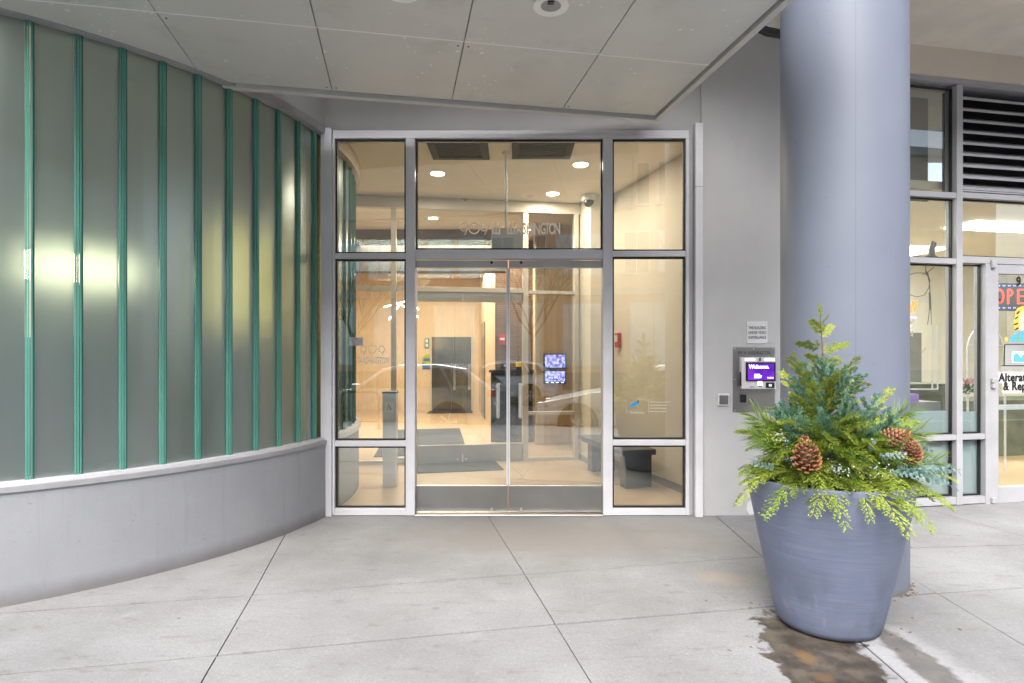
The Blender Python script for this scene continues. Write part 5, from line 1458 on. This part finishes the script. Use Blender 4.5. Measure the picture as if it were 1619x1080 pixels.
for (a, b, c, d) in ((1474, 515, 1474, 614), (1482.5, 515, 1482.5, 615), (1440, 615.5, 1483, 615.5)):
    MB().tube([spd(a, b, .5), spd(c, d, .5)], .008, 6).build("bar", "trim_white", wf)
# flowers, purple cloth, card
fp = thing("flower_pot", "pink flowers with green leaves on the shop window ledge", "flowers", (S0.x, S0.y, 0), PHI)
rf = random.Random(3)
for i in range(26):
    c = Vector(spd(rf.uniform(1521, 1545), rf.uniform(600, 612), .45 + rf.uniform(-.05, .05))); m_ = MB()
    for q in range(5):
        an = q * 1.257 + rf.random(); d_ = Vector((math.cos(an), -.5, math.sin(an))) * rf.uniform(.018, .028)
        rhomb(m_, c, c + d_, .011, (0, 1, 0))
    m_.build("petals", "pink_petal" if rf.random() < .8 else "decal_white", fp)
m_ = MB()
for i in range(120):
    c = Vector(spd(rf.uniform(1521, 1546), rf.uniform(611, 622), .45 + rf.uniform(-.06, .06)))
    rhomb(m_, c, c + Vector((rf.uniform(-.04, .04), rf.uniform(-.03, .01), rf.uniform(-.01, .05))), .008, (0, 1, 0))
m_.build("leaves", "leaf_flower", fp)
cc = spd(1535, 640, .5)
ledge = shp("window_ledge", -.9, .62, .35, .65, .004, cc[2] + .05, "shop_lower"); tag(ledge, "low grey ledge along the inside of the shop window", "ledge")
pc = shp("folded_cloth", .02, .38, .36, .6, cc[2] + .051, cc[2] + .13, "purple_cloth"); tag(pc, "folded purple cloth on the ledge in narrow shop pane", "cloth")
# LED OPEN sign
op = thing("open_sign", "LED sign reading OPEN in red dots with a blue dotted border", "sign", (S0.x, S0.y, 0), PHI)
oy = .10
ob0, ob1 = sp(1580, 490), sp(1672, 443)
MB().box(ob0[0], ob1[0], oy, oy + .03, sp(1600, 490)[1], sp(1600, 445)[1]).build("board", "black_plastic", op, bevel=.003)
dotm = MB().lathe([(.0062, 0), (.0035, .005)], 6, axis='y')
dot = dotm.mesh("led")
def leds(pts, mat, r=1.0):
    m_ = MB()
    for a, b in pts:
        s, z = sp(a, b); h = .0062 * r
        m_.add([(s - h, oy - .003, z), (s, oy - .003, z - h), (s + h, oy - .003, z), (s, oy - .003, z + h), (s, oy - .008, z)], [(0, 1, 4), (1, 2, 4), (2, 3, 4), (3, 0, 4), (3, 2, 1, 0)])
    m_.build("led_dots", mat, op)
red = []
for off in (0, 1.8):
    red += [(1596 + (7 - off) * math.cos(q), 467 + (11.5 - off) * math.sin(q)) for q in [i * math.pi / 17 for i in range(34)]]
    red += [(1609 + off, 456 + i * .95) for i in range(25)]
    red += [(1611 + (6.5 - off) * math.cos(q) , 461 + (5.8 - off * .6) * math.sin(q)) for q in [-math.pi / 2 + i * math.pi / 12 for i in range(13)]]
    red += [(1625 + off, 456 + i * .95) for i in range(25)] + [(1641 + off, 456 + i * .95) for i in range(25)] + [(1653 - off, 456 + i * .95) for i in range(25)]
    for zz in (456 + off * .5, 467, 478.5 - off * .5): red += [(1627 + i * .95, zz) for i in range(9)]
    red += [(1642 + i * .5 + off * .4, 456 + i * 1.05) for i in range(22)]
leds(red, "led_red")
blue = [(1585 + i * 8.5, 450) for i in range(11)] + [(1585 + i * 8.5, 485.5) for i in range(11)] + [(1586, 458 + i * 9) for i in range(3)] + [(1669, 458 + i * 9) for i in range(3)]
blue += [(x + 2.5, y) for x, y in blue[:22]]
leds(blue, "led_blue", 1.3)
MB().tube([spt(1590, 445, oy + .01), spt(1593, 438, oy + .01), spt(1597, 441, oy + .01), spt(1597, 445, oy + .01)], .003, 5).build("cord", "wire_grey", op)

# ================================================================== the street behind the camera (seen mirrored in the glass)
def car(name, label, u, v, heading, paint):
    p = U * u + V * v
    t = thing(name, label, "car", (p.x, p.y, STREET_Z + .004), PHI + heading)
    L, W, H = 4.6, 1.84, 1.56
    side = [(0, .30), (.02, .62), (.15, .78), (1.10, .96), (1.45, 1.02), (2.05, 1.44), (2.45, 1.53), (3.30, 1.55), (3.95, 1.46), (4.45, 1.10), (4.58, .95), (4.60, .45), (4.50, .28)]
    bm = bmesh.new(); rings = []
    for f, ins in ((-1, .0), (-.8, .0), (.8, .0), (1, .0)):
        pass
    mbx = MB(); n = len(side)
    ws = []
    for (x, z) in side:
        ws.append(W / 2 - (.20 * max(0, (z - .95) / .6)) - (.16 * max(0, 1 - x / .6) + .10 * max(0, (x - 4.1) / .5)))
    vs_ = [(x, -w, z) for (x, z), w in zip(side, ws)] + [(x, w, z) for (x, z), w in zip(side, ws)]
    fs = [(i, (i + 1) % n, n + (i + 1) % n, n + i) for i in range(n)] + [tuple(range(n))[::-1], tuple(range(n, 2 * n))]
    mbx.add(vs_, fs)
    mbx.build("body", paint, t, bevel=.05)
    for s in (-1, 1):
        def wpt(x, z): 
            w = W / 2 - .20 * max(0, (z - .95) / .6) + .006
            return (x, s * w, z)
        for poly in ([(1.62, 1.03), (2.12, 1.39), (2.72, 1.45), (2.74, 1.04)], [(2.80, 1.04), (2.78, 1.45), (3.35, 1.47), (3.62, 1.07)], [(3.68, 1.08), (3.45, 1.46), (3.85, 1.41), (4.15, 1.14)]):
            q = [wpt(*a) for a in poly]; q2 = [(a[0], a[1] - s * .03, a[2]) for a in q]; m = len(q)
            MB().add(q + q2, [tuple(range(m)), tuple(range(m, 2 * m))[::-1]] + [(i, m + i, m + (i + 1) % m, (i + 1) % m) for i in range(m)]).build("side_window", "car_glass", t)
        for x in (2.76,): MB().box(x - .12, x - .3, s * (W / 2 + .002), s * (W / 2 + .03), .88, .91).build("door_handle", paint, t)
        MB().box(1.50, 1.70, s * (W / 2 - .02), s * (W / 2 + .17), 1.00, 1.13).build("mirror", paint, t, bevel=.03)
        for x in (.88, 3.62):
            MB().lathe([(.41, 0), (.41, .02)], 28, (x, s * (W / 2 - .015) - (.02 if s > 0 else 0) + .0, .36), axis='y').build("wheel_arch", "tyre", t)
            wh = MB().lathe([(.20, -.11), (.33, -.11), (.345, -.08), (.345, .08), (.33, .11), (.20, .11)], 32, (x, s * (W / 2 - .08), .345), axis='y').build("wheel", "tyre", t, smooth=True)
            MB().lathe([(.20, -.02), (.22, .0), (.20, .02)], 24, (x, s * (W / 2 + .01), .345), axis='y').build("rim", "car_silver", wh)
            for q in range(5):
                a = q * 1.2566
                MB().tube([(x, s * (W / 2 + .035), .345), (x + .2 * math.cos(a), s * (W / 2 + .03), .345 + .2 * math.sin(a))], .025, 6).build("spoke", "rim_alloy", wh)
        MB().box(.03, .40, s * .45, s * .80, .66, .77).build("headlight", "headlight", t, bevel=.02)
        MB().box(4.42, 4.60, s * .50, s * .82, .86, 1.02).build("tail_light", "tail_red", t, bevel=.02)
    def strip(name, pts, w, mat, off=.012):
        q = []
        for (x, z) in pts: q += [(x, -w + .0, z), (x, w, z)]
        (x0, z0), (x1, z1) = pts; d = Vector((x1 - x0, 0, z1 - z0)).normalized(); nn = Vector((-d.z, 0, d.x)) * off
        a = [Vector((x0, -w * 1.0, z0)), Vector((x0, w, z0)), Vector((x1, w * .93, z1)), Vector((x1, -w * .93, z1))]
        MB().add([tuple(p_ + nn) for p_ in a] + [tuple(p_ - nn) for p_ in a], [(0, 1, 2, 3), (7, 6, 5, 4), (0, 4, 5, 1), (1, 5, 6, 2), (2, 6, 7, 3), (3, 7, 4, 0)]).build(name, mat, t)
    strip("windscreen", [(1.50, 1.055), (2.02, 1.42)], .74, "car_glass"); strip("rear_window", [(4.0, 1.43), (4.40, 1.14)], .66, "car_glass")
    MB().box(-.012, .03, -.55, .55, .46, .62).build("grille", "black_plastic", t)
    return t
car("parked_car", "white car parked at the near kerb, mirrored in the right glass", .15, -2.55, 0, "car_white")
car("parked_car", "silver car parked ahead of the white one, mirrored in the glass", -5.3, -2.6, 0, "car_silver")
car("parked_car", "white car at the far kerb, mirrored in the doors", -5.0, -11.2, 0, "car_white")
car("parked_car", "white car parked farthest right along the far kerb", 2.6, -11.3, 0, "car_white")
# bike rack
t = thing("bike_rack", "black hoop bike rack near the kerb, mirrored in the left pane", "bike rack", (-2.9, -.85, 0))
MB().tube([(-.36, 0, -.0), (-.36, 0, .60)] + [(-.36 + .12 * (1 - math.cos(R(q))), 0, .60 + .12 * math.sin(R(q))) for q in (30, 60, 90)] + [(.24 + .12 * math.sin(R(q)), 0, .60 + .12 * math.cos(R(q))) for q in (0, 30, 60, 90)] + [(.36, 0, .0)], .03, 12).build("hoop", "black_iron", t, smooth=True)
for x in (-.36, .36): MB().lathe([(.07, 0.0), (.07, .012)], 16, (x, 0, .0015)).build("foot", "black_iron", t)

# opposite building with windows
ob = thing("brick_building", "peach brick building across the street with pale windows", "building", tuple(U * 0 + V * -17.6) + (STREET_Z,), PHI)
MB().box(-32, 32, -9, 0, 0, 12.5).build("wall", "brick_peach", ob)
MB().box(-32, 32, -.001, .12, 0, .95).build("base", "granite_dark", ob)
MB().box(-32, 32, -.001, .25, 4.5, 4.8).build("cornice", "kerb_stone", ob); MB().box(-32, 32, -.001, .3, 12.2, 12.6).build("cornice", "kerb_stone", ob)
wme = {}
def obwin(x, z, w, h, k):
    key = (round(w, 2), round(h, 2))
    if key not in wme:
        f = MB(); f.box(-w / 2 - .08, w / 2 + .08, 0, .10, 0, h + .08); 
        fr = f.mesh("window"); fr.materials.append(MATS["alu_grey"])
        p = MB().box(-w / 2, -.03, .101, .115, .08, h).box(.03, w / 2, .101, .115, .08, h).mesh("pane"); 
        p2 = p.copy(); p.materials.append(MATS["window_blind"]); p2.materials.append(MATS["window_dark"])
        wme[key] = (fr, p, p2)
    fr, p, p2 = wme[key]
    o = put("window", fr, None, ob, (x, 0, z)); put("pane", p if k else p2, None, o)
ro = random.Random(11)
for i in range(-8, 9):
    obwin(i * 3.1, 1.2, 2.0, 2.9, ro.random() < .7)
    for st in (5.4, 8.5):
        for dx in (-.75, .75): obwin(i * 3.1 + dx, st, 1.05, 1.9, ro.random() < .75)

# bare street trees
def bare_tree(name, label, u, v, h, seed):
    r = random.Random(seed); m_ = MB(); p = U * u + V * v
    t = thing(name, label, "tree", (p.x, p.y, STREET_Z + .1))
    tr = MB(); tr.tube([(0, 0, -.05), (.03, .02, h * .18), (-.02, .03, h * .36)], [.11, .085, .07], 10); tr.build("trunk", "tree_bark", t, smooth=True)
    def grow(a, d, ln, rad, lev):
        b = a + d * ln; mid_ = a + d * ln * .5 + Vector((r.gauss(0, .04), r.gauss(0, .04), 0)) * ln
        m_.tube([a, mid_, b], [rad, rad * .85, rad * .65], 5 if lev < 3 else 3, cap=False)
        if lev >= 5: return
        for k_ in range(3 if lev < 2 else 2 + (r.random() < .4)):
            nd = (d + Vector((r.gauss(0, .5), r.gauss(0, .5), r.uniform(.0, .35)))).normalized()
            grow(a + d * ln * r.uniform(.55, 1.0), nd, ln * r.uniform(.62, .82), rad * .58, lev + 1)
    for k_ in range(5):
        an = k_ * 1.2566 + r.random(); grow(Vector((-.02, .03, h * (.30 + .012 * k_))), Vector((math.cos(an) * .5, math.sin(an) * .5, .85)).normalized(), h * .22, .05, 0)
    m_.build("crown", "tree_bark", t, smooth=True)
bare_tree("street_tree", "bare street tree on the far pavement, mirrored in the doors", -1.8, -13.6, 7.5, 1)
bare_tree("street_tree", "bare street tree on the far pavement, mirrored in the right pane", 5.2, -13.6, 8, 2)
bare_tree("street_tree", "bare street tree on the far pavement, mirrored in the left pane", -9.5, -13.6, 7, 3)
bare_tree("street_tree", "bare street tree mirrored in the shop glass at far right", 12.5, -13.6, 8, 4)
